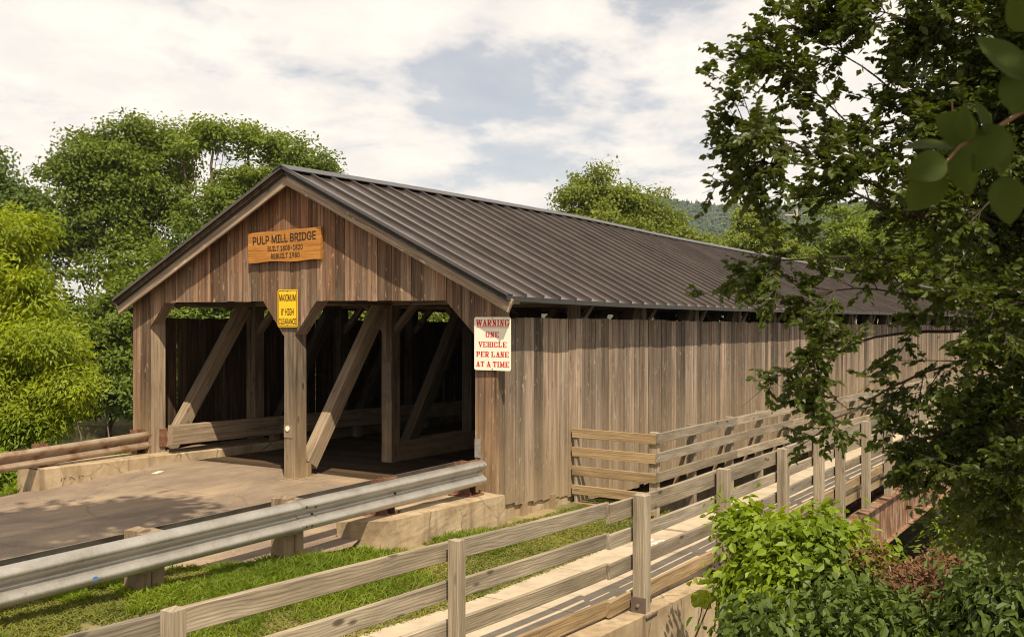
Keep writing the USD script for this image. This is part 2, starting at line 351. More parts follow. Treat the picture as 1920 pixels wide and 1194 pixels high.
def cracked(name, base, stain, light, crack_scale, crack, bump):
    """Cast concrete: blotches, drip stains from above, fine branching cracks."""
    return mat(name, {
        "g": ("geometry", {}), "n": ("noise_texture", {"scale": 2.4, "detail": 9.0, "roughness": 0.66}), "nw": ("noise_texture", {"scale": 3.0, "detail": 4.0}), "mw": ("mix_vector", {"fac": 0.16}),
        "v": ("voronoi_texture", {"feature": "distance_to_edge", "scale": crack_scale}), "cr": ("rgb_ramp", {"ramp": [(0.0, (1, 1, 1)), (0.012, (0.8, 0.8, 0.8)), (0.03, (0, 0, 0)), (1, (0, 0, 0))]}), "cn": ("map_range", {"from_min": 0.45, "from_max": 0.6, "to_min": 0.0, "to_max": crack, "clamp": True}), "cx": ("math", {"math_type": "multiply"}),
        "md": ("mapping", {"scale": (6.0, 6.0, 0.7)}), "nd": ("noise_texture", {"scale": 1.0, "detail": 4.0}), "dr": ("map_range", {"from_min": 0.52, "from_max": 0.72, "to_min": 0.0, "to_max": 0.55, "clamp": True}),
        "r": ("rgb_ramp", {"ramp": [(0.28, stain), (0.46, base), (0.66, light)]}), "md2": ("mix_color", {"b": tuple(c * .55 for c in stain)}), "mc": ("mix_color", {"b": tuple(c * .3 for c in stain)}),
        "n2": ("noise_texture", {"scale": 34.0, "detail": 6.0, "roughness": 0.7}), "b": ("bump", {"strength": 1.0, "distance": bump}), "p": ("principled_bsdf", {"roughness": 0.92, "specular_ior_level": 0.25})},
        [("g.position", "n.vector"), ("g.position", "nw.vector"), ("g.position", "mw.a"), ("nw.color", "mw.b"), ("mw.result", "v.vector"), ("v.distance", "cr.fac"), ("n.fac", "cn.value"), ("cr.color", "cx.value1"), ("cn.result", "cx.value2"),
         ("g.position", "md.vector"), ("md.vector", "nd.vector"), ("nd.fac", "dr.value"), ("n.fac", "r.fac"), ("r.color", "md2.a"), ("dr.result", "md2.fac"), ("md2.result", "mc.a"), ("cx.value", "mc.fac"), ("mc.result", "p.base_color"), ("g.position", "n2.vector"), ("n2.fac", "b.height"), ("b.normal", "p.normal")])


M["concrete"] = cracked("old_concrete", (0.33, 0.25, 0.16), (0.21, 0.155, 0.095), (0.43, 0.34, 0.235), 2.2, 0.75, 0.004)
M["walk"] = principled("walkway_concrete", (0.5, 0.41, 0.3), 0.9, 3.2, bump=0.002, bscale=60, cols=[(0.25, (0.28, 0.23, 0.165)), (0.5, (0.39, 0.325, 0.24)), (0.75, (0.45, 0.38, 0.285))])
M["asphalt"] = mat("sandy_asphalt", {
    "g": ("geometry", {}), "n": ("noise_texture", {"scale": 0.55, "detail": 8.0, "roughness": 0.66, "distortion": 0.5}), "n2": ("noise_texture", {"scale": 60.0, "detail": 4.0, "roughness": 0.8}), "mp": ("mapping", {"scale": (0.5, 2.2, 1.0)}), "n3": ("noise_texture", {"scale": 1.0, "detail": 6.0, "roughness": 0.6}),
    "r": ("rgb_ramp", {"ramp": [(0.3, (0.15, 0.115, 0.086)), (0.5, (0.225, 0.172, 0.128)), (0.68, (0.34, 0.255, 0.17))]}),
    "r2": ("map_range", {"from_min": 0.28, "from_max": 0.72, "to_min": 0.62, "to_max": 1.35}), "r3": ("map_range", {"from_min": 0.3, "from_max": 0.7, "to_min": 0.82, "to_max": 1.15}), "x": ("math", {"math_type": "multiply"}),
    "c": ("vector_math", {"math_type": "scale"}), "b": ("bump", {"strength": 1.0, "distance": 0.006}), "p": ("principled_bsdf", {"roughness": 0.92, "specular_ior_level": 0.25}),
    "wv": ("mix_vector", {"fac": 0.4}), "v": ("voronoi_texture", {"feature": "distance_to_edge", "scale": 0.55}), "cr": ("rgb_ramp", {"ramp": [(0.0, (0.30, 0.30, 0.30)), (0.004, (0.22, 0.22, 0.22)), (0.010, (0, 0, 0)), (1, (0, 0, 0))]}), "mc": ("mix_color", {"b": (0.06, 0.045, 0.032)})},
    [("g.position", "wv.a"), ("n.color", "wv.b"), ("wv.result", "v.vector"), ("v.distance", "cr.fac"), ("cr.color", "mc.fac"), ("c.vector", "mc.a"), ("mc.result", "p.base_color"), ("g.position", "n.vector"), ("g.position", "n2.vector"), ("g.position", "mp.vector"), ("mp.vector", "n3.vector"), ("n.fac", "r.fac"), ("n2.fac", "r2.value"), ("n3.fac", "r3.value"), ("r2.result", "x.value1"), ("r3.result", "x.value2"), ("r.color", "c.vector1"), ("x.value", "c.scale"), ("n2.fac", "b.height"), ("b.normal", "p.normal")])
M["soil"] = principled("soil_and_thatch", (0.15, 0.12, 0.05), 0.95, 1.1, bump=0.02, bscale=18, cols=[(0.3, (0.075, 0.085, 0.024)), (0.45, (0.13, 0.125, 0.045)), (0.56, (0.24, 0.19, 0.095)), (0.75, (0.33, 0.245, 0.145))])
M["hill"] = principled("hill_forest_floor", (0.03, 0.045, 0.02), 0.95, 0.03, 0.3)
M["water"] = mat("river_water", {
    "g": ("geometry", {}), "n": ("noise_texture", {"scale": 1.6, "detail": 4.0}), "b": ("bump", {"strength": 0.5, "distance": 0.02}),
    "p": ("principled_bsdf", {"base_color": (0.018, 0.022, 0.012), "roughness": 0.06, "ior": 1.33})}, [("g.position", "n.vector"), ("n.fac", "b.height"), ("b.normal", "p.normal")])
M["yellow"] = principled("yellow_sign_paint", (0.80, 0.47, 0.008), 0.4, 6.0, 0.06, spec=0.4)
M["white"] = principled("white_sign_paint", (0.76, 0.71, 0.60), 0.45, 5.0, 0.06, spec=0.4)
M["red"] = principled("red_lettering", (0.50, 0.03, 0.022), 0.5, 12.0, 0.12)
M["black"] = principled("black_lettering", (0.016, 0.013, 0.010), 0.55, 10.0, 0.2)
M["brownblack"] = principled("routed_lettering", (0.035, 0.020, 0.012), 0.7, 10.0, 0.3)
M["bark"] = principled("grey_brown_bark", (0.11, 0.085, 0.06), 0.95, 6.0, 0.4, bump=0.02, bscale=14)
M["dark_bark"] = principled("dark_bark", (0.05, 0.038, 0.026), 0.95, 8.0, 0.4, bump=0.01, bscale=20)
M["twig"] = principled("brown_twig", (0.14, 0.085, 0.045), 0.9, 8.0, 0.35)
M["pale_wood"] = principled("bleached_dead_wood", (0.36, 0.30, 0.23), 0.9, 8.0, 0.3)
M["chalk"] = principled("white_chalk", (0.75, 0.70, 0.62), 0.95, 40.0, 0.1)
M["blue"] = principled("blue_paint_dab", (0.02, 0.16, 0.50), 0.6, 40.0, 0.1)
M["hay"] = principled("dry_straw", (0.36, 0.26, 0.13), 0.9, 20.0, 0.4)
M["paper"] = principled("pale_paper", (0.62, 0.52, 0.42), 0.9, 20.0, 0.15)
M["lens"] = principled("reflector_lens", (0.72, 0.66, 0.55), 0.2, 20.0, 0.1, spec=0.6)
M["graffiti"] = principled("dark_spray_line", (0.10, 0.075, 0.05), 0.9, 30.0, 0.3)
M["dark"] = principled("dark_steel", (0.03, 0.028, 0.026), 0.6, 9.0, 0.3)


def leaf_mat(name, ramp, trans=0.35, rough=0.5, spec=0.3, patch=0.35):
    """Leaf blades: one colour per leaf and a slow change over the crown, partly translucent."""
    return mat(name, {
        "g": ("geometry", {}), "n": ("noise_texture", {"scale": patch, "detail": 3.0}),
        "rr": ("math", {"math_type": "multiply_add", "value2": 0.55, "value3": 0.0}), "nn": ("math", {"math_type": "multiply_add", "value2": 0.9, "value3": -0.22}), "s": ("math", {"math_type": "add"}),
        "r": ("rgb_ramp", {"ramp": ramp}),
        "h": ("hsv", {"hue": 0.485, "saturation": 1.1, "value": 1.35}),
        "p": ("principled_bsdf", {"roughness": rough, "specular_ior_level": spec}), "t": ("translucent_bsdf", {}), "m": ("mix_closure", {"fac": trans})},
        [("g.position", "n.vector"), ("g.random_per_island", "rr.value1"), ("n.fac", "nn.value1"), ("rr.value", "s.value1"), ("nn.value", "s.value2"), ("s.value", "r.fac"),
         ("r.color", "p.base_color"), ("r.color", "h.color"), ("h.color", "t.color"), ("p.BSDF", "m.closure1"), ("t.BSDF", "m.closure2")], surface="m.closure")


M["leaf_far"] = leaf_mat("far_green_leaves", [(0.0, (0.090, 0.130, 0.018)), (0.45, (0.175, 0.235, 0.028)), (0.8, (0.27, 0.325, 0.040)), (1, (0.36, 0.39, 0.055))], trans=0.42, patch=0.14)
M["leaf_dense"] = leaf_mat("dense_green_leaves", [(0.0, (0.060, 0.095, 0.016)), (0.5, (0.120, 0.175, 0.024)), (1, (0.20, 0.255, 0.036))], patch=0.16)
M["leaf_light"] = leaf_mat("light_green_leaves", [(0.0, (0.11, 0.140, 0.018)), (0.45, (0.17, 0.215, 0.027)), (1, (0.245, 0.285, 0.04))], patch=0.16)
M["leaf_yellow"] = leaf_mat("yellow_green_leaves", [(0.0, (0.13, 0.19, 0.014)), (0.4, (0.30, 0.36, 0.022)), (0.75, (0.47, 0.49, 0.032)), (1, (0.56, 0.52, 0.04))], trans=0.45, patch=0.9)
M["leaf_near"] = leaf_mat("near_dark_leaves", [(0.0, (0.036, 0.054, 0.008)), (0.4, (0.070, 0.098, 0.013)), (0.8, (0.115, 0.145, 0.018)), (1, (0.20, 0.205, 0.026))], trans=0.4, spec=0.4, rough=0.42, patch=1.3)
M["leaf_lens"] = leaf_mat("shaded_broad_leaves", [(0.0, (0.030, 0.045, 0.008)), (0.5, (0.045, 0.065, 0.011)), (1, (0.075, 0.10, 0.016))], trans=0.4, spec=0.12, rough=0.65)  # darker leaf colour carries the shade this twig hangs in
M["leaf_bush"] = leaf_mat("bright_bush_leaves", [(0.0, (0.10, 0.16, 0.013)), (0.4, (0.22, 0.30, 0.02)), (0.7, (0.36, 0.44, 0.025)), (1, (0.52, 0.55, 0.035))], trans=0.42, patch=1.7, spec=0.35)
M["leaf_olive"] = leaf_mat("dull_bush_leaves", [(0.0, (0.05, 0.08, 0.014)), (0.5, (0.10, 0.145, 0.024)), (1, (0.18, 0.22, 0.036))], trans=0.3, patch=1.7)
M["leaf_dead"] = leaf_mat("dead_brown_leaves", [(0.0, (0.08, 0.042, 0.020)), (0.5, (0.20, 0.105, 0.050)), (1, (0.36, 0.20, 0.10))], trans=0.15, rough=0.8, patch=2.0)
M["grass"] = leaf_mat("grass_blades", [(0.0, (0.085, 0.135, 0.012)), (0.36, (0.18, 0.245, 0.018)), (0.64, (0.30, 0.335, 0.034)), (1, (0.48, 0.40, 0.13))], trans=0.4, rough=0.6, patch=0.9)
M["grass_dry"] = leaf_mat("drying_grass_blades", [(0.0, (0.10, 0.125, 0.022)), (0.4, (0.21, 0.215, 0.040)), (0.7, (0.33, 0.28, 0.095)), (1, (0.44, 0.34, 0.16))], trans=0.3, rough=0.7, patch=1.2)

# ------------------------------------------------------------------ terrain, water, road
from scipy.interpolate import PchipInterpolator as PC
ss = lambda a, b, x: (lambda t: t * t * (3 - 2 * t))(np.clip((x - a) / (b - a), 0, 1))
WALK_Z = PC([-40, -8, -5.2, -2.2, 0.5, 3, 16, 45, 60], [0.6, -0.16, -0.28, -0.40, -0.43, -0.44, -0.56, -0.8, -0.9])   # deck of the walkway
FENCE_Z = lambda x: WALK_Z(x) + 1.13                                                                                 # top of its rails


ROAD_E = PC([-80, -9, -5.6, -4.2, -2.9, -2.3, 3], [-2.3, -2.3, -2.8, -3.35, -3.90, -3.60, -3.40])      # right edge of the asphalt


def road_z(x, y):
    s = 3.0 * (1 - np.exp(np.minimum(x, 0) / 3.0))
    return -s * (0.010 + 0.125 * np.clip((y + 0.6) / 3.9, 0, 1.3))


def far_edge(y):
    return 53.0 - np.where(y > 0, 0.40 * y + 0.003 * y * y, 0.12 * y)


WATER = -4.3


GRASS_Z = PC([-40, -9, -5.55, -3.75, -2.5, -0.3, 2.0, 4], [0.3, 0.13, 0.035, -0.06, -0.12, -0.245, -0.30, -0.33])


def ground_h(x, y):
    x, y = np.broadcast_arrays(np.asarray(x, float), np.asarray(y, float))
    wz = WALK_Z(np.clip(x, -40, 3))
    strip = wz + 0.02 + (GRASS_Z(np.clip(x, -40, 4)) - wz - 0.02) * np.clip((y + 5.45) / 1.35, 0, 1)
    rz = road_z(x, y) - 0.05
    left = road_z(x, np.minimum(y, 3.4)) - 0.06 - 0.33 * np.maximum(y - 3.7, 0) - 0.25 * ss(-1.5, 1.5, x) * np.maximum(y - 3.7, 0)
    low = -0.47 - 0.19 * (x + 5.0) - 0.05 * np.maximum(-8 - y, 0)
    low = np.where(x > -0.5, low - 0.35 * (x + 0.5), low)
    h = np.where(y > 3.6, left, rz)
    ed = ROAD_E(np.clip(x, -80, 3)); ke = ss(ed - .12, ed + .25, y)
    h = h * ke + strip * (1 - ke)
    k = ss(-7.12, -6.5, y)
    low2 = np.where(x > -4.2, low, np.minimum(low + 0.2, wz))
    h = h - 0.16 * ss(-5.45, -5.75, y) * ss(-30, -20, x) * (x < 2.6)
    h = h * k + low2 * (1 - k)
    edge = np.where(y < -6.9, 1.5 + 0.0 * y, np.where(y > 4, np.maximum(0.6 - 0.5 * (y - 4), -26), 2.75))
    h = np.where(x > edge, h - 1.35 * (x - edge), h)
    h = np.maximum(h, -6.5)
    fe = far_edge(y)
    far = np.clip(WATER - 1.2 + 0.55 * (x - fe + 2.5), -6.5, 0.5)
    h = np.where((x > fe - 8), np.maximum(h, far), h)
    h = np.minimum(h, 3.0)
    return h + 0.05 * (meshkit.fbm(np.stack([x * .7, y * .7, 0 * x], -1), 3) - .5) * (1 - ss(-4.1, -3.7, y) * (1 - ss(3.3, 3.9, y)))


def axis_lines(fine, lo, hi, step, grow=1.18, far=6000):
    a = list(np.arange(lo, hi + 1e-6, step))
    s = step
    while a[-1] < far:
        s *= grow; a.append(a[-1] + s)
    s = step
    while a[0] > -far:
        s *= grow; a.insert(0, a[0] - s)
    return np.array(a)


gx = axis_lines(0, -16, 60, 0.35); gy = axis_lines(0, -13, 14, 0.25)
GX, GY = np.meshgrid(gx, gy, indexing="ij")
GZ = ground_h(GX, GY)
n0, n1 = GX.shape
ii, jj = np.meshgrid(np.arange(n0 - 1), np.arange(n1 - 1), indexing="ij")
gq = np.stack([ii * n1 + jj, (ii + 1) * n1 + jj, (ii + 1) * n1 + jj + 1, ii * n1 + jj + 1], -1).reshape(-1, 4)
put("ground", (np.stack([GX, GY, GZ], -1).reshape(-1, 3), gq), M["soil"], smooth=True, kind="structure")
put("river", boxm((-900, -900, WATER - 0.02), (900, 900, WATER)), M["water"], kind="structure")

# road: one sheet running into the bridge, its left side tilting down
rx = np.concatenate([np.linspace(-60, -12, 25), np.linspace(-11.7, 0.62, 60)]); rows = []
for x in rx:
    yl = 3.42 + (0.55 * (-2.1 - x) if x < -2.1 else 0) + 0.05 * math.sin(x * 5) * (x < -2)
    yl = min(yl, 9.0)
    for t in np.linspace(0, 1, 40):
        y0 = float(ROAD_E(min(x, 3))) - 0.03 * math.sin(x * 3.1) - .02 * math.sin(x * 7.7); y = y0 + t * (yl - y0)
        rows.append((x, y, float(road_z(x, y)) + 0.012 * math.sin(x * 1.1 + y)))
R = np.array(rows); nx = len(rx)
ii, jj = np.meshgrid(np.arange(nx - 1), np.arange(39), indexing="ij")
rq = np.stack([ii * 40 + jj, (ii + 1) * 40 + jj, (ii + 1) * 40 + jj + 1, ii * 40 + jj + 1], -1).reshape(-1, 4)
put("road", (R, rq), M["asphalt"], smooth=True, kind="structure")

# far wooded hill on the right: ridge line with real slopes
hp = []
D0 = 1500.0
for a in np.linspace(-0.45, 0.9, 120):                     # bearings to the right of the view axis
    top = 268 * ss(-0.12, 0.14, a) * (1 - 0.25 * ss(0.35, 0.9, a)) * (0.66 + 0.06 * math.sin(a * 9 + 1) + 0.03 * math.sin(a * 23))
    for k, (dd, hh) in enumerate(((-700, 0.0), (-450, 0.25), (-200, 0.68), (0, 1.0), (260, 1.02), (600, 0.7), (1100, 0.0))):
        q = EYE + (FWD * math.cos(a) + RIGHT * math.sin(a)) * (D0 + dd)
        hp.append((q[0], q[1], -8 + top * hh + 7 * (meshkit.fbm(np.array([q[0], q[1], 0]) / 120.0, 3) - .5)))
hp = np.array(hp); ii, jj = np.meshgrid(np.arange(119), np.arange(6), indexing="ij")
hq = np.stack([ii * 7 + jj, (ii + 1) * 7 + jj, (ii + 1) * 7 + jj + 1, ii * 7 + jj + 1], -1).reshape(-1, 4)
hill = (hp, hq[:, ::-1])
put("hill", hill, M["hill"], smooth=True, kind="structure")
# the hill's wood: small conifer and broadleaf crowns standing on it, one mass
hv = hp.reshape(120, 7, 3); V, F, n = [], [], 0
cone_v, cone_f = [], []
for _ in range(22000):
    a, b = rng.uniform(40, 118), rng.uniform(0.6, 4.4)
    i, j = int(a), int(b); s, t = a - i, b - j
    p = (hv[i, j] * (1 - s) + hv[i + 1, j] * s) * (1 - t) + (hv[i, j + 1] * (1 - s) + hv[i + 1, j + 1] * s) * t
    h, r = rng.uniform(6, 14), rng.uniform(2.2, 4.2)
    m = 5
    if rng.random() < 0.45:
        rings = [(0, r), (0.45, r * .62), (1.0, 0.15)]
    else:
        rings = [(0, r * .8), (0.35, r * 1.25), (0.62, r * 1.0), (0.8, 0.3)]
    base = []
    for (z, q) in rings:
        an = np.arange(m) * 2 * np.pi / m + rng.uniform(0, 6)
        base.append(np.stack([p[0] + q * np.cos(an), p[1] + q * np.sin(an), np.full(m, p[2] - 2 + z * h)], 1))
    cone_v.append(np.vstack(base))
    for k in range(len(rings) - 1):
        for u in range(m):
            x0, x1 = n + k * m + u, n + k * m + (u + 1) % m
            cone_f += [(x0, x1, x1 + m), (x0, x1 + m, x0 + m)]
    n += len(rings) * m
M["hill_tree"] = leaf_mat("hill_trees", [(0.0, (0.018, 0.040, 0.016)), (0.5, (0.032, 0.062, 0.022)), (1, (0.055, 0.09, 0.03))], trans=0.0, patch=0.006)
put("hillside_forest", (np.vstack(cone_v), np.array(cone_f)), M["hill_tree"], label="dark blue-green mixed forest covering the distant hillside", cat="forest", kind="stuff")

# ------------------------------------------------------------------ covered bridge
RZ = PC([-0.6, 5, 8, 14, 20.5, 26.5, 38.5, 60], [4.80, 4.84, 4.84, 4.74, 4.68, 4.63, 4.51, 4.25])
EZ = PC([-0.6, 0, 4.1, 8.8, 13.9, 25.5, 60], [2.81, 2.795, 2.742, 2.716, 2.70, 2.68, 2.5])
TZ = PC([-0.1, 1.6, 4.7, 9.6, 13.9, 30, 60], [2.52, 2.513, 2.485, 2.43, 2.385, 2.25, 2.0])
LEN, YR, YL, YC = 57.5, -3.93, 3.84, -0.15
ER, EL = -4.27, 3.97                                            # eave edges
bridge = thing("covered_bridge", "long weathered brown wooden covered bridge with metal roof and two-lane portal", "covered bridge")


def roof_under(x, y):
    return RZ(x) - 0.10 - (RZ(x) - EZ(x)) * np.abs(y - YC) / np.where(y < YC, YC - ER, EL - YC)


# gable wall: a frame behind, vertical boards in front
rz0 = float(RZ(0)) - 0.075
sl = lambda y: rz0 - (float(RZ(0) - EZ(0))) * abs(y - YC) / ((YC - ER) if y < YC else (EL - YC))
outline = Polygon([(YL, 0.12), (YL, sl(YL)), (YC, rz0), (YR, sl(YR)), (YR, 0.10), (-3.543, 0.10), (-3.543, 2.285), (-3.041, 2.765), (-0.590, 2.782), (-0.121, 2.246), (0.123, 2.244), (0.574, 2.788), (2.973, 2.785), (3.371, 2.354), (3.371, 0.12)])
# timbers of the portal
fr = thing("gable_wall", parent=bridge)
W = Wood()
timber((0.15, YL - 0.5, 2.92), (0.15, YR + 0.5, 2.92), 0.22, 0.20, (1, 0, 0), W=W)
timber((0.15, 0.9, 3.9), (0.15, -1.2, 3.9), 0.10, 0.18, (1, 0, 0), W=W)
W.put("gable_nailer", M["old_timber"], fr)
cuts, y = [], YL
while y > YR + 0.12:
    cuts.append(y)
    y -= rng.uniform(0.165, 0.27)
cuts = [c for c in cuts if not (3.2 < c < 3.83 or -3.9 < c < -3.4 or -0.80 < c < -0.5)] + [3.62, 3.371, -3.543, -3.705, -0.60, -0.73]
cuts = sorted(set(cuts), reverse=True) + [YR]
for k in range(len(cuts) - 1):
    a, b = cuts[k] - 0.004, cuts[k + 1] + 0.004 + rng.uniform(0, 0.003)
    piece = outline.intersection(sbox(b, -1, a, 6))
    if piece.is_empty:
        continue
    z0 = piece.bounds[1]
    jag = rng.uniform(-0.012, 0.010) if z0 > 2 else rng.uniform(-0.03, 0.02)
    piece = affinity.translate(piece, 0, jag * 0.5)
    off, tilt = rng.uniform(-0.006, 0.004), rng.uniform(-0.006, 0.006)
    wd = a - b
    W = slab(piece, 0.024, lambda q: np.stack([off + tilt * (q[:, 0] - b) / wd + q[:, 2], q[:, 0], q[:, 1]], 1), "y")
    W.put("board", M["gable"], fr)
# portal posts and knee braces
for (ya, yb, z0) in ((3.375, YL - 0.03, -0.1), (YR + 0.03, -3.547, -0.05)):
    timber((0.185, (ya + yb) / 2, z0), (0.185, (ya + yb) / 2, 2.95), abs(yb - ya), 0.30, (0, 1, 0)).put("portal_post", M["timber"], bridge)
W = Wood()
timber((0.135, 0.0, -0.02), (0.135, 0.0, 2.95), 0.246, 0.266, (0, 1, 0), chamfer=0.014, W=W)
timber((0.33, 0.0, -0.02), (0.33, 0.0, 0.22), 0.24, 0.12, (0, 1, 0), chamfer=0.02, W=W)
cpost = W.put("portal_post", M["old_timber"], bridge, label="knotty centre post standing between the two lanes")
for (a, b) in (((0.60, 2.82), (0.13, 2.26)), ((-0.615, 2.82), (-0.13, 2.26)), ((3.0, 2.81), (3.40, 2.37)), ((-3.07, 2.80), (-3.57, 2.31))):
    a, b = np.array(a), np.array(b); d = unit(b - a); nrm = np.array([d[1], -d[0]])
    nrm = nrm if nrm[1] > 0 else -nrm
    o = nrm * 0.065
    timber((0.155, a[0] + o[0], a[1] + o[1]), (0.155, b[0] + o[0], b[1] + o[1]), 0.24, 0.12, (1, 0, 0)).put("knee_brace", M["old_timber"], bridge)

# right side wall
def wall_boards(parent, y, x0, x1, n_single, sign, m, first=()):
    W, x, k = None, x0, 0
    while x < x1:
        wd = first[k] if k < len(first) else rng.uniform(0.155, 0.255)
        t = float(TZ(x)) + rng.uniform(-0.013, 0.013)
        b = -0.06 - 0.07 * x + rng.uniform(-0.015, 0.02) if x < 2.0 else -0.34 - 0.012 * x + rng.uniform(-0.02, 0.02)
        if sign > 0:
            b = -0.25 - 0.012 * x
        off = rng.uniform(-0.013, 0.009) - (0.012 if x < 2.0 and sign < 0 else 0)
        tilt = rng.uniform(-0.007, 0.007)
        e = rng.uniform(-0.004, 0.004, 4)
        poly = Polygon([(x + 0.007 + e[0], b + e[2] * 3), (x + wd * .55, b + rng.uniform(-.012, .012)), (x + wd - 0.007 + e[1], b), (x + wd - 0.007, t), (x + wd * .5, t + e[3]), (x + 0.003, t + e[2])])
        wq = slab(poly, 0.024, lambda q: np.stack([q[:, 0], y + sign * (off + tilt * (q[:, 0] - x) / wd - 0.024 + q[:, 2]), q[:, 1]], 1), "y", W)
        if k < n_single:
            wq.put("board", m, parent)
        else:
            W = wq
        x += wd; k += 1
    if W is not None:
        W.put("far_boards", m, parent, kind="stuff")


wall = thing("side_wall", parent=bridge)
W = Wood()
for z in (0.35, 1.35, 2.3):
    timber((0.4, YR + 0.095, z), (LEN, YR + 0.095, z - 0.4), 0.10, 0.14, (0, 1, 0), W=W)
W.put("wall_nailer", M["old_timber"], wall)
wall_boards(wall, YR, 0.005, LEN, 285, -1, M["siding"], first=[0.17, 0.27, 0.25, 0.25, 0.26, 0.27, 0.25, 0.245])
wall2 = thing("side_wall", parent=bridge)
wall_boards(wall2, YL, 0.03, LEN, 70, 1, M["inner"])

# roof: sheathing, standing-seam panels on the right slope, ridge cap, trim
roof = thing("roof", parent=bridge)
xs = np.arange(-0.32, LEN + 0.4, 0.465)


def slope_strip(xa, xb, ya, za, yb, zb, lift, ribw=0.022, ribh=0.046):
    """One metal pan with the standing seam along its near side; ya/za ridge side, yb/zb eave side (functions of x)."""
    sec = [(xa, 0), (xa, ribh), (xa + ribw, ribh), (xa + ribw, 0.0), (xb, 0.0)]
    dn = np.array([0, za(xa) - zb(xa), abs(ya - yb)]); dn[1] *= (1 if yb > ya else -1); dn = unit(dn)
    v = []
    for (yy, zf, dl) in ((ya, za, 0), (yb, zb, 0)):
        for (x, h) in sec:
            v.append(np.array([x, yy, float(zf(x))]) + dn * (h + lift))
    for (x, h) in sec:                                           # folded lip at the eave
        v.append(np.array([x, yb, float(zb(x)) - 0.035]) + dn * (min(h, 0.004) + lift))
    f = []
    for r in range(2):
        for k in range(4):
            a = r * 5 + k
            f += [(a, a + 1, a + 6), (a, a + 6, a + 5)]
    v = np.array(v)
    uv = np.stack([v[:, 1], np.full(len(v), 5.0 + 10 * rng.integers(0, 400))], 1)
    return v, np.array(f), uv


for xa, xb in zip(xs[:-1], xs[1:]):
    v, f, uv = slope_strip(xa, xb, YC, RZ, ER, EZ, 0.012)
    put("roof_panel", (v, f[:, ::-1]), M["roof"], roof, uv=uv)
Lv, Lf, Lu, n = [], [], [], 0
for xa, xb in zip(xs[:-1], xs[1:]):
    v, f, uv = slope_strip(xa, xb, YC, RZ, EL, EZ, 0.012)
    Lv.append(v); Lf.append(f + n); Lu.append(uv); n += len(v)
put("left_roof_panels", (np.vstack(Lv), np.vstack(Lf)), M["roof"], roof, uv=np.vstack(Lu), kind="stuff")
# sheathing under both slopes
sv, sf = [], []
for i, x in enumerate(xs):
    for (y, z) in ((ER + .01, EZ(x) - .004), (YC, RZ(x) - .004), (EL - .01, EZ(x) - .004), (EL - .01, EZ(x) - .045), (YC, RZ(x) - .045), (ER + .01, EZ(x) - .045)):
        sv.append((max(x, -0.30), y, float(z)))
for i in range(len(xs) - 1):
    for k in range(6):
        a, b = i * 6 + k, i * 6 + (k + 1) % 6
        sf += [(a, b, b + 6), (a, b + 6, a + 6)]
put("roof_sheathing", (np.array(sv), np.array(sf)), M["old_timber"], roof, uv=np.array(sv)[:, :2])
cv, cf = [], []
for i, x in enumerate(xs):
    z = float(RZ(x)) + 0.035
    s = 0.488
    for (dy, dz) in ((-0.19, -0.19 * s + .030), (-0.19, -0.19 * s + .042), (0, .045), (0.19, -0.19 * s + .042), (0.19, -0.19 * s + .030), (0, .02)):
        cv.append((x - (0.015 if i == 0 else 0), YC + dy, z + dz))
for i in range(len(xs) - 1):
    for k in range(6):
        a, b = i * 6 + k, i * 6 + (k + 1) % 6
        cf += [(a, b, b + 6), (a, b + 6, a + 6)]
cf += [(0, 2, 1), (0, 5, 2), (5, 3, 2), (5, 4, 3)]
put("ridge_cap", (np.array(cv), np.array(cf)), M["ridge"], roof)
# rafters showing under the eave and in the gable
W = Wood()
for x in np.arange(0.9, LEN, 1.23):
    for yy, ez in ((YR + 0.06, .195), (YL - 0.06, .09)):
        timber((x, yy, float(EZ(x)) + ez - 0.12), (x, YC, float(RZ(x)) - 0.13), 0.09, 0.13, (1, 0, 0), chamfer=0, W=W)
W.put("rafters", M["old_timber"], roof, kind="stuff")
# barge boards and black edge trim on the gable (two slopes), front overhang 0.17 m
XF = -0.20
for (ye, sgn) in ((ER, -1), (EL, 1)):
    zt, ze = float(RZ(XF)), float(EZ(XF))
    a, b = np.array([YC, zt - 0.135]), np.array([ye - 0.0 * sgn, ze - 0.125])
    timber((XF, a[0] + 0.02 * -sgn * 0, a[1]), (XF, b[0], b[1]), 0.04, 0.185, (1, 0, 0), bow=0.006, ends=0.004).put("barge_board", M["barge"], bridge)
    timber((XF - 0.012, a[0], zt - 0.018), (XF - 0.012, ye - 0.01 * sgn, ze - 0.016), 0.075, 0.115, (1, 0, 0), chamfer=0.008).put("roof_edge_trim", M["trim"], bridge)
    # soffit boards between barge and gable wall
    timber((XF + 0.11, a[0], zt - 0.09), (XF + 0.11, b[0], ze - 0.085), 0.20, 0.03, (1, 0, 0), chamfer=0).put("soffit_board", M["old_timber"], bridge)
# eave plate (long beam above the slit), both sides, plus fascia
for (y0, m) in ((YR + 0.10, M["old_timber"]), (YL - 0.10, M["old_timber"])):
    W = Wood()
    px = np.linspace(0.03, LEN, 14)
    for xa, xb in zip(px[:-1], px[1:]):
        timber((xa, y0, float(EZ(xa)) + 0.03), (xb, y0, float(EZ(xb)) + 0.03), 0.16, 0.14, (0, 1, 0), W=W)
    W.put("eave_plate", m, bridge)
W = Wood()
for xa, xb in zip(px[:-1], px[1:]):
    timber((xa, ER + 0.16, float(EZ(xa)) - 0.0), (xb, ER + 0.16, float(EZ(xb)) - 0.0), 0.03, 0.09, (0, 1, 0), chamfer=0, W=W)
W.put("eave_fascia", M["old_timber"], bridge)
dv, df = [], []
for i, x in enumerate(xs):
    for (dy, dz) in ((-0.006, 0.012), (-0.006, -0.055), (0.0, -0.055), (0.0, 0.012)):
        dv.append((x, ER + dy, float(EZ(x)) + dz))
